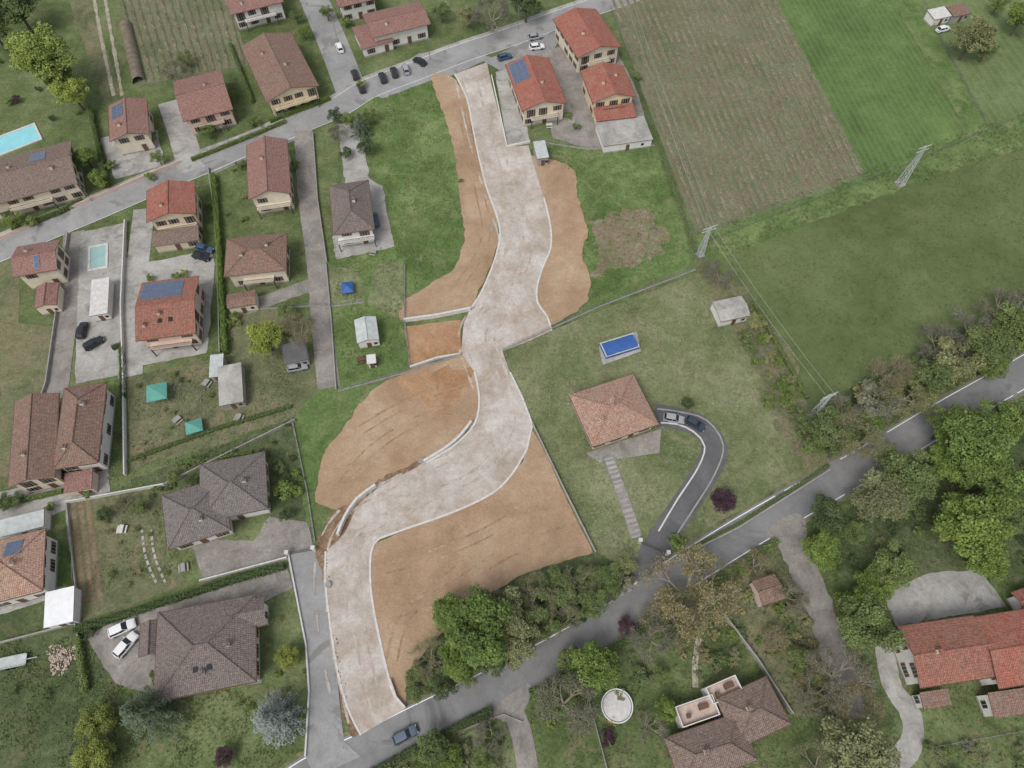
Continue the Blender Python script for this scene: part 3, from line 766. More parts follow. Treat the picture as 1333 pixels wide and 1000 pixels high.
# kerbs
wall('concrete_kerb',gravL[:8],.38,.22,'kerb',sm=True)
wall('concrete_kerb',gravL[10:15],.38,.3,'kerb',sm=True)
wall('concrete_kerb',gravL[18:],.34,.22,'kerb',sm=True)
wall('concrete_kerb',gravR[:12],.38,.22,'kerb',sm=True)
wall('concrete_kerb',gravR[11:15],.34,.22,'kerb')
wall('concrete_kerb',gravR[17:25],.38,.22,'kerb',sm=True)
wall('retaining_wall',[(526,419),(570,413),(613,404)],.4,1.2,'kerb')
wall('retaining_wall',[(534,479),(570,467),(600,462)],.35,.7,'kerb')
wall('retaining_wall',[(552,602),(580,585),(600,568),(614,550)],.45,1.0,'kerb',sm=True)
wall('retaining_wall',[(441,698),(450,676),(466,652),(490,634)],.45,1.5,'kerb',sm=True)
wall('retaining_wall',[(528,922),(516,908),(508,885)],.4,.9,'kerb')
wall('concrete_kerb',[(376,722),(399,840),(403,900),(398,985)],.25,.5,'kerb')
wall('low_wall',[(780,793),(822,768)],.3,.6,'wallc'); wall('low_wall',[(880,728),(960,688),(1080,612)],.3,.6,'wallc')
wall('garden_wall',[(775,720),(735,640),(693,553)],.22,.9,'wallc')
wall('garden_wall',[(940,800),(985,860),(1030,930)],.25,1.2,'wallc')
kd=[(855,533),(885,537),(920,548),(941,580),(930,618),(903,662),(878,700)]
wall('driveway_kerb',kd,.3,.3,'wallc',sm=True); wall('driveway_kerb',[(860,551),(882,553),(903,563),(917,582),(908,610),(882,650),(857,692)],.3,.3,'kerb',sm=True)
wall('street_wall',[(0,312),(70,282),(150,248),(235,212)],.25,.9,'pink')
wall('street_wall',[(280,226),(320,208),(385,182)],.25,.9,'kerb')
wall('boundary_wall',[(165,290),(160,400),(163,490),(165,620)],.25,1.2,'kerb')
wall('boundary_wall',[(272,220),(283,300),(287,460)],.22,.8,'wallc')
wall('boundary_wall',[(88,655),(215,632)],.25,1.0,'kerb')
wall('boundary_wall',[(215,632),(385,548)],.22,.9,'wallc')
wall('boundary_wall',[(0,838),(100,812),(105,835)],.25,.8,'wallc')
wall('boundary_wall',[(88,655),(105,810)],.2,.6,'wallc')
wall('boundary_wall',[(262,757),(375,727)],.25,1.0,'kerb')
wall('boundary_wall',[(640,100),(660,192),(690,186)],.22,.7,'wwall')
wall('boundary_wall',[(425,345),(432,420),(438,508)],.2,.6,'wallc')
wall('boundary_wall',[(90,305),(62,500),(55,520)],.22,.9,'wallc')
wall('boundary_wall',[(408,175),(414,260),(426,342)],.2,.8,'wallc')
fence([(440,510),(520,488),(600,463)],bm='wallc'); fence([(655,457),(780,400),(905,352)],1.5,.4)
fence([(795,12),(850,165),(908,340)],1.3,0); fence([(527,345),(527,420),(534,478)],1.3,.3)
fence([(1200,10),(1285,165)],1.2,0); fence([(1333,150),(1180,215),(912,318)],1.1,0)
fence([(980,395),(1040,500),(1080,600)],1.3,0); fence([(380,545),(400,640),(410,705)],1.3,.3)
fence([(430,400),(475,394)],1.2,.3); fence([(765,905),(790,1000)],1.2,.3); fence([(590,955),(655,930),(680,940)],1.2,.3)
fence([(300,405),(425,398)],1.2,.3); fence([(700,185),(765,195),(852,190)],1.2,.3); fence([(985,460),(1030,500)],1.1,0)
fence([(1200,975),(1340,950)],1.1,0); fence([(982,462),(1008,455),(1030,500),(1010,510),(982,462)],1.0,0)
# ================================================================ BUILDINGS
house([(-30,272),(103,240),(92,182),(-45,220)],5.6,1.9,'gable','x','taupe','cream',chim=((.4,.6),(.8,.35)),solar=[('b',.6,.75,.3,.8)],balc=.4)
house([(150,184),(200,174),(186,130),(135,140)],5.6,1.4,'gable','y','rose','cream',solar=[('f',.55,.9,.2,.8)],chim=((.3,.3),))
house([(238,160),(304,142),(288,92),(226,106)],5.6,1.7,'gable','x','rose','pink',chim=((.6,.6),),balc=.5)
house([(346,134),(413,114),(381,42),(315,62)],5.8,2.0,'gable','y','brown','yellow',chim=((.6,.4),(.3,.7)),balc=.8)
house([(300,20),(370,3),(355,-28),(290,-12)],5.8,1.8,'gable','x','rose','wwall',balc=.6)
house([(486,50),(560,32),(546,2),(470,20)],4.8,1.0,'gable','x','rose','wwall',name='white_villa',oh=.9,chim=((.3,.3),))
house([(468,66),(512,54),(500,28),(462,38)],2.9,.5,'mono','x','rose','wwall',name='white_annex',oh=.4,chim=())
house([(440,10),(490,0),(478,-30),(430,-18)],5.4,1.2,'hip','x','rose','wwall')
house([(328,260),(382,252),(371,182),(317,190)],6.2,1.9,'gable','y','rose','cream',chim=((.4,.6),),balc=.8)
house([(195,290),(258,278),(251,238),(188,248)],6.4,1.7,'gable','y','red','beige',chim=((.35,.3),),balc=.8)
house([(200,322),(262,312),(257,296),(197,304)],2.8,.5,'mono','x','taupe','beige',name='porch',oh=.4,chim=())
house([(297,360),(375,352),(371,304),(291,313)],5.0,1.8,'hip','x','brown','cream',chim=((.3,.4),(.7,.6)),balc=.5)
shed([(298,402),(335,396),(332,378),(294,384)],2.6,.5,'brown','cream','gable')
house([(22,362),(76,350),(78,314),(18,322)],6.0,1.4,'gable','x','rose','cream',solar=[('f',.5,.62,.2,.9)],chim=((.3,.7),))
shed([(45,402),(75,398),(76,368),(48,374)],2.8,.7,'rose','cream','gable','garage',axis='y')
house([(181,444),(259,434),(256,360),(181,370)],5.8,1.7,'gable','x','orange','pink',solar=[('b',.05,.75,.1,.75)],chim=((.4,.35),(.15,.2)),balc=.7,sky=2)
house([(436,306),(488,299),(479,235),(427,243)],5.4,2.0,'hip','y','gbrown','wwall',name='villa',chim=((.6,.5),),balc=.9)
house([(11,636),(76,622),(74,512),(20,525)],5.6,1.7,'gable','y','brown','cream',chim=((.4,.3),))
house([(76,612),(135,600),(133,500),(78,506)],5.6,2.0,'hip','y','brown','wwall',chim=((.3,.2),(.6,.7)),sky=2)
shed([(86,642),(122,636),(120,612),(84,618)],2.6,.4,'rose','pink')
house([(213,714),(300,694),(290,618),(216,648)],4.0,1.9,'hip','x','grey','wwall',name='villa',chim=((.6,.3),))
house([(262,680),(354,662),(340,589),(260,606)],4.2,2.1,'hip','x','grey','wwall',name='villa_wing',chim=((.7,.5),))
house([(207,912),(345,886),(322,776),(200,800)],4.2,2.5,'hip','x','gbrown','wwall',name='villa',chim=((.75,.45),(.5,.2)),sky=2)
house([(183,856),(215,850),(210,806),(182,812)],3.0,1.0,'gable','y','gbrown','wwall',name='villa_wing',chim=())
house([(298,825),(350,812),(342,778),(300,786)],4.0,1.3,'gable','x','gbrown','wwall',name='villa_wing',chim=())
house([(-30,790),(58,770),(58,688),(-30,712)],5.4,1.8,'hip','x','pinkr','wwall',chim=((.6,.5),),solar=[('b',.45,.7,.2,.7)])
shed([(60,818),(98,808),(96,764),(58,772)],2.7,.2,'white','wwall',name='pergola')
shed([(0,700),(60,685),(56,664),(0,678)],2.6,.1,'poly','wwall',name='carport')
house([(770,583),(858,552),(823,488),(742,514)],3.6,2.0,'hip','x','pinkr','cream',name='bungalow',chim=((.5,.6),(.25,.35)),sky=0)
house([(744,80),(802,62),(782,12),(727,22)],6.0,1.8,'gable','y','red','cream',name='semi_detached_house',chim=((.35,.4),),balc=.5)
house([(770,136),(826,126),(812,86),(757,92)],6.0,1.8,'gable','y','red','yellow',name='semi_detached_house',chim=((.35,.4),(.7,.6)),balc=.5)
house([(776,160),(828,152),(824,138),(772,142)],3.0,.6,'mono','x','red','yellow',name='porch',oh=.4,chim=())
shed([(783,192),(850,182),(838,152),(778,160)],2.5,.1,'conc','wwall',name='pergola')
house([(676,146),(736,136),(716,75),(661,84)],6.0,1.8,'gable','y','red','cream',name='semi_detached_house',chim=((.6,.4),),solar=[('f',.55,.95,.1,.8)],balc=.6)
house([(1192,896),(1292,882),(1275,800),(1172,816)],5.2,1.8,'gable','x','orange','wwall',name='farmhouse',chim=((.3,.5),))
house([(1290,898),(1400,880),(1385,785),(1268,804)],5.4,2.0,'gable','x','red','wwall',name='farmhouse_wing',chim=((.6,.5),))
house([(1200,924),(1236,919),(1232,896),(1196,902)],2.9,.6,'mono','x','brown','wwall',name='porch',oh=.3,chim=())
house([(1290,936),(1360,926),(1356,892),(1284,902)],3.0,1.0,'mono','x','brown','wwall',name='porch',oh=.3,chim=())
house([(1325,800),(1370,785),(1365,755),(1322,770)],3,.8,'gable','x','red','wwall',name='outbuilding',chim=(),win=False)
shed([(990,790),(1020,780),(1010,747),(980,756)],2.8,.9,'brown','pink','gable','tool_shed')
house([(884,1024),(984,992),(962,926),(868,962)],3.6,1.6,'hip','x','taupe','wwall',name='villa',chim=((.4,.5),))
house([(962,972),(1030,944),(996,880),(932,912)],3.6,1.5,'hip','y','taupe','wwall',name='villa_wing',chim=((.4,.6),))
def terrace(pts,h):
    c,a,L,W=rect(pts,h); e=empty('roof_terrace',c,a); b=MB(); b.box(0,0,0,L-.3,W-.3,h); b.obj('deck',[M['terr']],e); b=MB()
    for (x,y,sx,sy) in ((0,-W/2,L+.15,.15),(0,W/2,L+.15,.15),(-L/2,0,.15,W-.15),(L/2,0,.15,W-.15)): b.box(x,y,0,sx,sy,h+.9)
    b.obj('parapet',[M['wwall']],e)
    b=MB(); b.box(L*.2,W*.1,h,1.6,.8,.7); b.box(-L*.25,-W*.1,h,.6,.6,.9); b.obj('planters',[M['wood']],e)
terrace([(886,948),(935,930),(925,905),(880,920)],2.6); terrace([(925,918),(965,900),(955,880),(920,895)],2.9)
# sheds
shed([(463,448),(493,443),(490,412),(463,417)],2.6,.7,'poly','wwall','gable',axis='y')
shed([(934,420),(976,412),(966,385),(930,393)],2.5,.5,'conc','wwall','gable')
shed([(286,530),(318,522),(314,474),(284,478)],2.4,.3,'conc','wallc'); shed([(275,492),(292,490),(290,462),(272,464)],2.3,.3,'poly','wallc')
shed([(370,475),(402,468),(396,443),(368,450)],2.6,.2,'darkasph','wallc'); shed([(118,412),(142,408),(142,362),(119,366)],2.5,.2,'kerb','wwall',name='pool_house')
shed([(1212,28),(1235,22),(1232,10),(1210,14)],2.3,.4,'kerb','wwall'); shed([(1238,24),(1262,18),(1256,6),(1234,10)],2.3,.4,'brown','wallc')
shed([(478,475),(490,473),(489,462),(477,463)],2,.2,'kerb','wwall',name='tool_locker')
shed([(696,208),(713,206),(711,184),(697,186)],2.6,.3,'poly','wallc',name='site_hut')
# polytunnel
a0=g(164,34);a1=g(182,108); d=(a1-a0); L=d.length; e=empty('polytunnel',(a0+a1)/2,math.atan2(d.y,d.x)); b=MB(); n=10
for j in range(12):
    for i in range(n):
        t0=math.pi*i/n;t1=math.pi*(i+1)/n; x0=-L/2+L*j/12; x1=-L/2+L*(j+1)/12-.12; f=lambda t,x:(x,-math.cos(t)*1.7,1.9*math.sin(t))
        b.quad(f(t0,x0),f(t0,x1),f(t1,x1),f(t1,x0))
b.obj('cover',[M['tunnel']],e); b=MB()
for j in range(13):
    x=-L/2+L*j/12-.06
    for i in range(n): b.tube((x,-math.cos(math.pi*i/n)*1.72,1.92*math.sin(math.pi*i/n)),(x,-math.cos(math.pi*(i+1)/n)*1.72,1.92*math.sin(math.pi*(i+1)/n)),.06,.06,4)
b.obj('hoops',[M['tunnel']],e)
# pools
def pool(pts,mat,name='swimming_pool',rim=.5,h=.18):
    c,a,L,W=rect(pts,.2); e=empty(name,c,a); b=MB()
    for (x,y,sx,sy) in ((0,-W/2,L+rim,rim),(0,W/2,L+rim,rim),(-L/2,0,rim,W-rim),(L/2,0,rim,W-rim)): b.box(x,y,0,sx,sy,h+.1)
    b.obj('coping',[M['kerb']],e); b=MB(); b.box(0,0,0,L-rim,W-rim,h); b.obj('water',[M[mat]],e); return e
pool([(-12,206),(58,180),(40,162),(-30,190)],'pool'); pool([(116,352),(140,347),(138,318),(116,322)],'pool2')
S('pool_pad',[(779,447),(829,432),(834,458),(784,476)],'conc',jit=0)
c,a,L,W=rect([(787,466),(831,452),(826,433),(783,446)],1.0); e=empty('covered_pool',c,a)
b=MB(); b.box(0,0,0,L,W,.9); b.obj('pool_wall',[M['blue']],e); b=MB(); n=12
for i in range(n):
    t0=math.pi*i/n;t1=math.pi*(i+1)/n; f=lambda t,x:(x,-math.cos(t)*(W/2-.3),.92+.55*math.sin(t))
    b.quad(f(t0,-L/2+.3),f(t0,L/2-.3),f(t1,L/2-.3),f(t1,-L/2+.3))
for s in (-1,1): b.poly([f(math.pi*i/n,s*(L/2-.3)) for i in range(n+1)][::s])
b.obj('arched_cover',[M['blue']],e); b=MB()
for x in (-L/2+.15,L/2-.15): b.box(x,0,.9,.25,W,.1)
for y in (-W/2+.12,W/2-.12): b.box(0,y,.9,L-.6,.2,.1)
b.obj('rim',[M['poly']],e)
p=g(803,919,.6); e=empty('round_pool',(p.x,p.y,0)); b=MB(); b.tube((0,0,0),(0,0,1.0),2.6,2.6,32); b.obj('pool_wall',[M['metal']],e)
b=MB(); b.tube((0,0,1.0),(0,0,1.04),2.3,2.25,32); b.obj('pool_cover',[M['kerb']],e); b=MB()
for i in range(32):
    t=i*6.283/32;t2=(i+1)*6.283/32; b.tube((2.55*math.cos(t),2.55*math.sin(t),1.03),(2.55*math.cos(t2),2.55*math.sin(t2),1.03),.09,.09,6)
b.obj('rim',[M['white']],e)
def gazebo(pts,mat,h=2.3,name='garden_gazebo'):
    c,a,L,W=rect(pts,h); e=empty(name,c,a); b=MB(); x,y=L/2,W/2
    E=[(-x,-y,h),(x,-y,h),(x,y,h),(-x,y,h)]; t=(0,0,h+.7)
    for i in range(4):
        b.poly([E[i],E[(i+1)%4],t]); q,r=E[i],E[(i+1)%4]; b.quad((q[0],q[1],h-.25),(r[0],r[1],h-.25),r,q)
    b.obj('canopy',[M[mat]],e); b=MB()
    for q in E: b.box(q[0]*.96,q[1]*.96,0,.07,.07,h)
    b.obj('poles',[M['metal']],e)
gazebo([(191,524),(218,518),(216,497),(190,502)],'teal'); gazebo([(242,566),(264,560),(262,544),(241,550)],'teal',1.6)
gazebo([(445,382),(460,380),(459,366),(444,368)],'blue',1.4,'play_tent')
def table(u,v):
    p=g(u,v); e=empty('garden_table',(p.x,p.y,0),R.random()*3); b=MB(); b.box(0,0,.72,1.6,.8,.05)
    for x in (-.7,.7):
        for y in (-.3,.3): b.box(x,y,0,.06,.06,.72)
    for y in (-.75,.75):
        b.box(0,y,.42,1.5,.28,.04)
        for x in (-.6,.6): b.box(x,y,0,.06,.22,.42)
    b.obj('top_and_benches',[M[R.choice(['wallc','wood','kerb'])]],e)
for t in ((270,500),(232,548),(480,470),(312,545),(160,690),(118,400),(486,330),(240,740),(470,470),(935,930),(330,395),(95,240),(715,165)): table(*t)
def swing(u,v):
    p=g(u,v); e=empty('swing_frame',(p.x,p.y,0),R.random()*3); b=MB()
    for s in (-1,1):
        b.tube((s*1.5,-.8,0),(s*1.3,0,2.1),.04,.04); b.tube((s*1.5,.8,0),(s*1.3,0,2.1),.04,.04)
    b.tube((-1.3,0,2.1),(1.3,0,2.1),.04,.04)
    for x in (-.5,.5): b.tube((x-.2,0,2.1),(x-.2,0,.5),.01,.01,3); b.tube((x+.2,0,2.1),(x+.2,0,.5),.01,.01,3); b.box(x,0,.46,.45,.2,.04)
    b.obj('frame_and_seats',[M['metal']],e)
swing(262,520); swing(235,505)
p=g(16,863); e=empty('flatbed_trailer',(p.x,p.y,0),.2); b=MB(); b.box(0,0,.7,5.5,1.9,.12); b.box(3.6,0,.6,1.8,.12,.12)
for y in (-.9,.9): b.box(0,y,.82,5.5,.08,.3)
b.obj('bed_and_drawbar',[M['poly']],e); b=MB()
for x in (-.6,.4):
    for y in (-1.0,1.0): b.tube((x,y-.1,.35),(x,y+.1,.35),.35,.35,14)
b.obj('wheels',[M['rubber']],e)
b=MB(); rr=random.Random(8); p=g(82,856)
for i in range(420):
    t=rr.random()*6.28; q=rr.random()**.6*2.3*(1+.3*math.sin(t*3)); s=rr.uniform(.08,.26); z=max(0,(2.2-q)*.25)*rr.random(); b.box(p.x+math.cos(t)*q*1.2,p.y+math.sin(t)*q,z,s,s*rr.uniform(.6,1.4),s*.7,rr.random()*3)
b.obj('rubble_heap',[M['terr']])
def pylon(u,v,h,wb=1.6,name='lattice_pylon'):
    p=g(u,v); e=empty(name,(p.x,p.y,0),.4); b=MB(); n=8
    def c(i,k):
        w=(wb*(1-i/n)+.35*(i/n))/2; s=((-1,-1),(1,-1),(1,1),(-1,1))[k%4]; return (s[0]*w,s[1]*w,h*i/n)
    for i in range(n):
        for k in range(4):
            b.tube(c(i,k),c(i+1,k),.07,.07,4); b.tube(c(i,k),c(i+1,k+1),.04,.04,3); b.tube(c(i+1,k),c(i,k+1),.04,.04,3)
    for z in (h*.88,h*.98):
        b.box(0,0,z,3.6,.14,.14)
        for x in (-1.6,0,1.6): b.tube((x,0,z+.14),(x,0,z+.5),.06,.04,6)
    b.obj('lattice',[M['poly']],e); b=MB(); b.box(0,0,0,wb+.5,wb+.5,.25); b.obj('footing',[M['wallc']],e)
    return Vector((p.x,p.y,h))
t1=pylon(1171,240,12); t2=pylon(911,332,9.5,1.2); t3=pylon(1056,542,9.5,1.2)
def cable(a,c,sag):
    b=MB(); n=24; pts=[a.lerp(c,i/n)-Vector((0,0,sag*4*(i/n)*(1-i/n))) for i in range(n+1)]
    for i in range(n): b.tube(pts[i],pts[i+1],.02,.02,4)
    b.obj('overhead_cable',[M['poly']])
far=g(780,-60); far.z=9.5
for dx in (-.9,.9): cable(t2+Vector((dx,0,0)),far+Vector((dx,0,0)),1.2); cable(t2+Vector((dx,0,0)),t3+Vector((dx,0,0)),1.)
def lamp(u,v,h=7,a=0):
    p=g(u,v); e=empty('street_lamp',(p.x,p.y,0),a); b=MB(); b.tube((0,0,0),(0,0,h),.09,.05,8); b.tube((0,0,h),(1.4,0,h+.3),.05,.04,6); b.box(1.6,0,h+.2,.7,.28,.12); b.obj('pole',[M['metal']],e)
for q in ((120,262),(300,190),(372,158),(560,78),(440,55),(675,38)): lamp(*q,a=-1.2)
p=g(428,762); e=empty('concrete_pipe_ring',(p.x,p.y,0)); b=MB(); b.tube((0,0,0),(0,0,.7),.55,.55,16); b.obj('ring',[M['wallc']],e)
for (u,v) in ((482,640),(548,600),(640,300)):
    p=g(u,v); e=empty('inspection_chamber',(p.x,p.y,0)); b=MB(); b.box(0,0,0,1.0,1.0,.35); b.box(0,0,.35,.7,.7,.06); b.obj('box_and_lid',[M['wallc']],e)
def gate(u,v,u2,v2):
    A,B=g(u,v),g(u2,v2); e=empty('entrance_gate',A); b=MB(); q=B-A
    for p in (Vector((0,0,0)),q): b.box(p.x,p.y,0,.55,.55,1.7); b.box(p.x,p.y,1.7,.7,.7,.12)
    b.obj('pillars',[M['kerb']],e); b=MB()
    for k in range(16): m=q*((k+.8)/16.8); b.box(m.x,m.y,.15,.04,.04,1.25)
    b.tube((0,0,1.35),(q.x,q.y,1.35),.04,.04,5); b.tube((0,0,.2),(q.x,q.y,.2),.04,.04,5); b.obj('bars',[M['dmetal']],e)
gate(832,706,868,722); gate(376,722,410,716)
# ================================================================ CARS
DK=(48,50,54);WH=(214,214,212);BL=(70,92,120);SV=(160,163,166)
car(527,957,28,(96,110,124),'car'); car(159,818,25,WH,s=1.08); car(164,840,50,WH,s=1.08); car(122,447,30,DK); car(387,478,10,SV)
car(262,334,-15,DK); car(266,324,-15,BL); car(498,101,110,DK); car(513,94,108,DK); car(528,90,108,SV); car(546,80,150,DK)
car(657,74,15,BL); car(699,61,8,WH); car(697,48,12,SV); car(470,114,115,DK); car(462,97,110,DK); car(442,62,112,WH,'car')
car(905,552,-28,(60,70,84)); car(877,545,-10,SV); car(488,286,100,BL); car(107,430,75,DK); car(1228,38,15,WH)
# ================================================================ VINES
def vines(TL,TR,BRr,BLl,n,h=1.1,dens=3.2,lm='vine',sd=.42):
    A,B,C,D=[g(*p) for p in (TL,TR,BRr,BLl)]; b=MB(); b.c=[]; s=MB(); ps=MB(); rr=random.Random(5); z=nz()
    for i in range(n):
        t=(i+.5)/n; p=A.lerp(B,t); q=D.lerp(C,t); L=(q-p).length; d=(q-p).normalized(); nn=Vector((-d.y,d.x,0)); m=int(L/1.2)
        prev=None
        for k in range(m+1):
            c=p+d*L*k/m; w=sd+.3*noise.noise(c*.5)
            cur=(c+nn*w,c-nn*w)
            if prev and noise.noise(c*.13)>-.45: s.quad(*[(x.x,x.y,z) for x in (prev[1],cur[1],cur[0],prev[0])])
            prev=cur
        for k in range(int(L/5)):
            c=p+d*(k*5+.5); ps.box(c.x,c.y,0,.09,.09,1.7)
        ps.tube(p+Vector((0,0,1.0)),q+Vector((0,0,1.0)),.03,.03,4)
        for k in range(int(L*dens)):
            c=p+d*rr.uniform(0,L)
            if noise.noise(c*.3)<-.25: continue
            cards(b,c+nn*rr.uniform(-.22,.22)+Vector((0,0,rr.uniform(.4,1.0)*h)),rdir(rr)+Vector((0,0,.4)),rr.uniform(.14,.34),tint(rr,rr.uniform(.7,1.3)),rr,m=0)
    b.obj('vine_rows',[LM[lm]]); s.obj('vine_row_soil',[M['soil']]); ps.obj('vineyard_posts',[M['barkg']])
vines((770,-60),(975,-70),(1124,226),(908,300),24,dens=5)
vines((140,-40),(285,-50),(322,84),(184,108),14,lm='mid',dens=7)
# ================================================================ VEGETATION
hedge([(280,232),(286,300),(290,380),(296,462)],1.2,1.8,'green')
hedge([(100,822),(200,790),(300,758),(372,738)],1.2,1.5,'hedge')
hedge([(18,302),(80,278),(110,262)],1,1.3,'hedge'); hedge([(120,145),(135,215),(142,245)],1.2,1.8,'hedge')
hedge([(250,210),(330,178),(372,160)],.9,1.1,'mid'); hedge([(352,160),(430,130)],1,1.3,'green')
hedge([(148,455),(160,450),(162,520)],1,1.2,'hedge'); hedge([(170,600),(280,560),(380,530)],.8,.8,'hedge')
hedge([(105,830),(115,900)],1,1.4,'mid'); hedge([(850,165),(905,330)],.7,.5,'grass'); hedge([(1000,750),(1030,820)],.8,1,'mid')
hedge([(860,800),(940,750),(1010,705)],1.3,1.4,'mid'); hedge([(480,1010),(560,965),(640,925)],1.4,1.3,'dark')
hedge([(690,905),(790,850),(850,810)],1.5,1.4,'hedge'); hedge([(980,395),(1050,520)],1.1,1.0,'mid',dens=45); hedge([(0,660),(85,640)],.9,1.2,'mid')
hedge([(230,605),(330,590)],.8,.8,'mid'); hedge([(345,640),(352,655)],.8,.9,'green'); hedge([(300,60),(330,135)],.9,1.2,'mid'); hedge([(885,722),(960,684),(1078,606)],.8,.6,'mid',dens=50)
T_=tree
for a in [(58,72,42,'b','lime'),(30,60,22,'b','lime'),(92,118,26,'b','lime'),(75,100,20,'b','green'),(110,205,16,'b','green'),(128,232,16,'s','green'),(98,215,14,'s','mid'),
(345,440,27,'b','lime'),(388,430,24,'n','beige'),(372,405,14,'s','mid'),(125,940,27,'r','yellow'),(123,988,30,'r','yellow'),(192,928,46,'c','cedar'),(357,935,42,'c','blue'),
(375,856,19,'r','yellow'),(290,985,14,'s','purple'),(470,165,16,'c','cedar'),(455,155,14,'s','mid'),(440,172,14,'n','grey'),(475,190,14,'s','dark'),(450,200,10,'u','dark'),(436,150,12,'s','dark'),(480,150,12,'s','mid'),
(625,815,50,'b','green'),(588,800,28,'b','green'),(655,795,34,'b','olive'),(600,850,30,'b','green'),(640,860,26,'b','mid'),(672,835,32,'b','olive'),(700,770,28,'n','olive'),(725,765,26,'s','mid'),(755,758,26,'n','olive'),(790,752,24,'s','mid'),(812,735,20,'s','olive'),(700,815,28,'s','mid'),(735,800,26,'n','olive'),(770,785,24,'s','mid'),(560,860,26,'n','olive'),(545,890,22,'s','mid'),(575,890,22,'s','dark'),(608,880,18,'s','mid'),
(905,772,54,'n','beige'),(925,760,36,'n','olive'),(878,800,38,'n','beige'),(890,790,30,'n','olive'),(850,825,30,'n','grey'),(770,870,36,'b','green'),(748,862,24,'b','mid'),(735,915,40,'n','grey'),(815,815,14,'s','purple'),(755,940,20,'n','grey'),
(1085,560,32,'s','mid'),(1115,570,32,'n','olive'),(1100,540,30,'n','grey'),(1140,525,32,'s','grey'),(1175,510,34,'n','olive'),(1160,485,28,'n','beige'),(1210,490,34,'s','mid'),(1245,470,34,'s','olive'),(1230,445,30,'n','grey'),(1285,452,34,'s','mid'),(1320,430,34,'b','mid'),(1268,430,32,'n','grey'),(1310,400,30,'n','grey'),(1290,475,22,'b','green'),(1060,580,20,'s','mid'),(1130,550,22,'b','green'),(1350,400,34,'s','grey'),(1200,520,20,'s','olive'),
(1235,555,34,'b','green'),(1265,575,48,'b','green'),(1235,600,30,'b','green'),(1300,550,36,'b','green'),(1320,545,30,'b','mid'),(1300,625,46,'b','green'),(1268,685,50,'b','green'),(1325,665,30,'b','mid'),(1280,730,30,'b','green'),(1185,620,38,'b','mid'),(1145,648,38,'b','olive'),(1165,600,26,'s','mid'),(1075,672,30,'b','dark'),(1070,716,25,'b','green'),(1110,690,20,'s','mid'),(1165,737,30,'b','mid'),(1135,768,28,'b','green'),(1130,812,42,'b','mid'),(1110,790,24,'s','green'),(1120,985,52,'b','olive'),(1070,1000,30,'n','olive'),(1095,880,42,'n','grey'),(1060,900,32,'n','grey'),(1110,920,32,'n','beige'),(1010,830,18,'n','beige'),(1030,775,24,'n','grey'),(985,735,20,'n','beige'),(1040,860,20,'s','mid'),
(1268,48,28,'b','olive'),(1285,65,16,'s','mid'),(942,652,20,'r','purple'),(895,525,10,'r','dark'),(882,708,14,'u','green'),(940,358,20,'n','grey'),(925,345,14,'n','grey'),(985,420,14,'s','olive'),(1000,522,14,'s','mid'),(1050,545,18,'s','mid'),(970,440,12,'u','mid'),(1025,520,12,'u','green'),
(640,12,26,'n','grey'),(685,5,22,'b','dark'),(610,20,16,'s','olive'),(560,975,24,'b','mid'),(585,990,22,'s','green'),(640,960,22,'n','grey'),(555,992,20,'b','green'),(630,990,20,'s','mid'),(866,925,18,'b','green'),(848,945,22,'n','grey'),(790,960,14,'u','purple'),(830,880,14,'u','mid'),(860,880,14,'s','mid'),(935,860,14,'u','mid'),
(160,655,14,'n','beige'),(180,660,12,'s','mid'),(135,668,12,'s','dark'),(115,640,10,'u','green'),(370,640,16,'u','green'),(362,610,10,'u','mid'),(372,670,12,'s','dark'),(330,600,10,'u','green'),(225,620,10,'s','mid'),(250,625,9,'u','dark'),(385,640,9,'u','lime'),(205,880,12,'u','mid'),(115,825,10,'u','dark'),(20,650,12,'s','mid'),(5,655,14,'s','mid'),(65,660,8,'u','green'),(385,215,8,'u','green'),(313,215,8,'u','mid'),(205,205,12,'s','mid'),(198,180,10,'u','mid'),(270,170,12,'s','green'),(330,160,10,'u','green'),(225,90,16,'n','grey'),(240,75,12,'s','mid'),(20,130,7,'u','purple'),(380,75,10,'s','mid'),(395,40,12,'s','green'),(385,20,10,'s','mid'),(600,235,4,'u','mid'),
(230,362,8,'u','green'),(195,362,7,'u','green'),(240,356,7,'u','lime'),(258,300,7,'u','mid'),(195,230,8,'u','green'),(275,265,8,'u','mid'),(470,110,8,'u','lime'),(20,10,30,'b','mid'),(-10,40,24,'b','mid'),(425,15,12,'s','mid'),(450,30,9,'u','green'),(575,15,14,'s','mid'),(1333,20,24,'b','green'),(1300,5,14,'s','green'),
(15,285,14,'s','green'),(40,290,10,'u','mid'),(145,215,9,'u','mid'),(15,900,8,'u','mid'),(60,905,7,'u','mid'),(740,150,7,'u','green'),(750,165,6,'u','mid'),(748,55,6,'u','green'),(705,110,6,'u','green'),(830,100,6,'u','green'),(1240,1010,14,'u','mid')]:
    T_(*a)
rr=random.Random(3)
def scatter(px,n,r0,r1,lms,kinds=('u',)):
    xs=[p[0] for p in px]; ys=[p[1] for p in px]; k=0; t=0
    while k<n and t<n*30:
        t+=1; u=rr.uniform(min(xs),max(xs)); v=rr.uniform(min(ys),max(ys)); w=g(u,v)
        if inpoly(u,v,px) and (math.floor(w.x),math.floor(w.y)) not in OCC: k+=1; T_(u,v,rr.uniform(r0,r1),rr.choice(kinds),rr.choice(lms))
scatter([(770,745),(825,752),(800,780),(700,838),(600,880),(530,915),(545,860),(620,830),(700,770)],60,8,16,['mid','dark','olive','green','grey'])
scatter([(1080,590),(1200,520),(1340,455),(1340,400),(1200,460),(1065,545)],60,8,15,['mid','dark','olive','green','grey'])
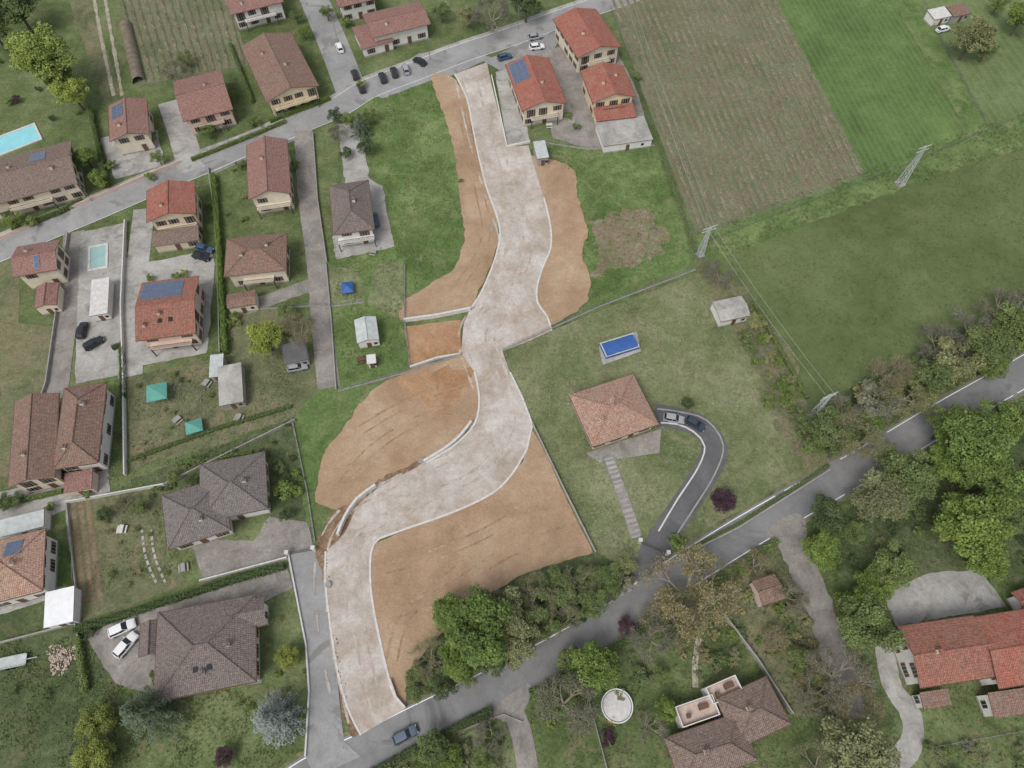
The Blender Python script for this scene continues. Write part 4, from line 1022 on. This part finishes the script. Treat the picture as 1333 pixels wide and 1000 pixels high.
scatter([(1060,680),(1333,525),(1340,740),(1160,770),(1080,760)],45,7,14,['mid','dark','olive','green'])
scatter([(690,910),(860,810),(1000,720),(1040,850),(900,880),(860,930),(700,960)],55,4,10,['mid','grey','olive','green','beige'])
scatter([(1030,720),(1120,940),(1060,950),(1000,760)],36,5,11,['mid','grey','olive','beige'])
scatter([(480,1015),(580,965),(650,930),(665,1010),(540,1030)],22,6,12,['mid','dark','olive','green'])
scatter([(980,400),(1040,500),(1075,590),(1030,560),(960,430)],30,4,9,['mid','olive','green'])
scatter([(165,630),(380,548),(395,640),(350,600),(220,640)],22,3,7,['mid','dark','green'])
scatter([(295,410),(380,405),(378,440),(300,470)],10,4,8,['mid','green','olive'])
scatter([(1200,970),(1340,955),(1340,1000),(1200,1000)],12,5,11,['mid','grey','olive'])
scatter([(110,640),(210,640),(210,720),(235,760),(140,790)],14,3,6,['mid','green','olive','beige'])
scatter([(165,490),(280,468),(300,575),(170,612)],14,2.5,5,['mid','green','olive'])
scatter([(335,790),(380,765),(400,850),(395,940),(250,960),(345,890)],10,3,7,['mid','green','olive'])
scatter([(285,225),(320,215),(325,300),(290,300)],6,2.5,5,['mid','green','olive'])
scatter([(-5,40),(120,120),(120,180),(0,165)],8,3,6,['mid','green','dark'])
tufts([(655,458),(920,352),(985,395),(1080,598),(880,712),(775,722),(693,552)],5000,'weed','garden_grass_tufts')
tufts([(905,330),(1420,150),(1400,370),(1075,520),(1000,440)],5000,'grassd','meadow_grass_tufts',.26,.18)
tufts([(460,135),(565,103),(606,300),(530,395),(527,480),(430,505),(440,180)],3500,'grass','lawn_grass_tufts')
tufts([(700,185),(850,182),(905,340),(770,405)],2000,'grass','lawn_grass_tufts')
tufts([(480,1040),(1010,705),(1340,505),(1400,1010)],7000,'grassd','garden_grass_tufts')
tufts([(0,830),(150,830),(395,940),(395,1000),(0,1000)],3000,'grassd','lawn_grass_tufts')
tufts([(905,305),(1255,172),(1420,120),(1420,165),(1140,258),(915,345)],3000,'grass','verge_grass_tufts',.4,.4)
tufts([(165,490),(380,450),(400,690),(110,780)],2500,'weed','garden_grass_tufts')
for d,n in ((dirtA,900),(dirtB,1300),(dirtC,700),(dirtD,2200)): clods(d,n,'dirt',s1=.14)
clods(dirtE,260,'trench',s0=.08,s1=.28)
# ================================================================ LIGHT & CAMERA
w=bpy.data.worlds.new('World'); SC.world=w; w.use_nodes=True; nt=w.node_tree; bg=nt.nodes['Background']
el,az=math.radians(55),math.radians(215)
sk=nt.nodes.new('ShaderNodeTexSky'); sk.sky_type='NISHITA'; sk.sun_disc=False; sk.sun_elevation=el; sk.sun_rotation=az; sk.air_density=1; sk.dust_density=3
hs=nt.nodes.new('ShaderNodeHueSaturation'); hs.inputs['Saturation'].default_value=.35
nt.links.new(sk.outputs[0],hs.inputs['Color']); nt.links.new(hs.outputs[0],bg.inputs['Color']); bg.inputs['Strength'].default_value=.15
ld=bpy.data.lights.new('sun','SUN'); ld.energy=1.25; ld.angle=math.radians(24); ld.color=(1,.985,.96)
lo=bpy.data.objects.new('sun',ld); SC.collection.objects.link(lo)
dv=Vector((math.sin(az)*math.cos(el),math.cos(az)*math.cos(el),math.sin(el))); lo.rotation_euler=dv.to_track_quat('Z','Y').to_euler(); lo.location=dv*200
cd=bpy.data.cameras.new('camera'); cd.lens=24; cd.sensor_width=36; cd.clip_end=6000; cd.clip_start=1
co=bpy.data.objects.new('camera',cd); SC.collection.objects.link(co); co.location=(0,0,H); co.rotation_euler=(T,0,0); SC.camera=co
SC.view_settings.view_transform='Standard'; SC.view_settings.look='None'; SC.view_settings.exposure=0
print('objects',len(bpy.data.objects))
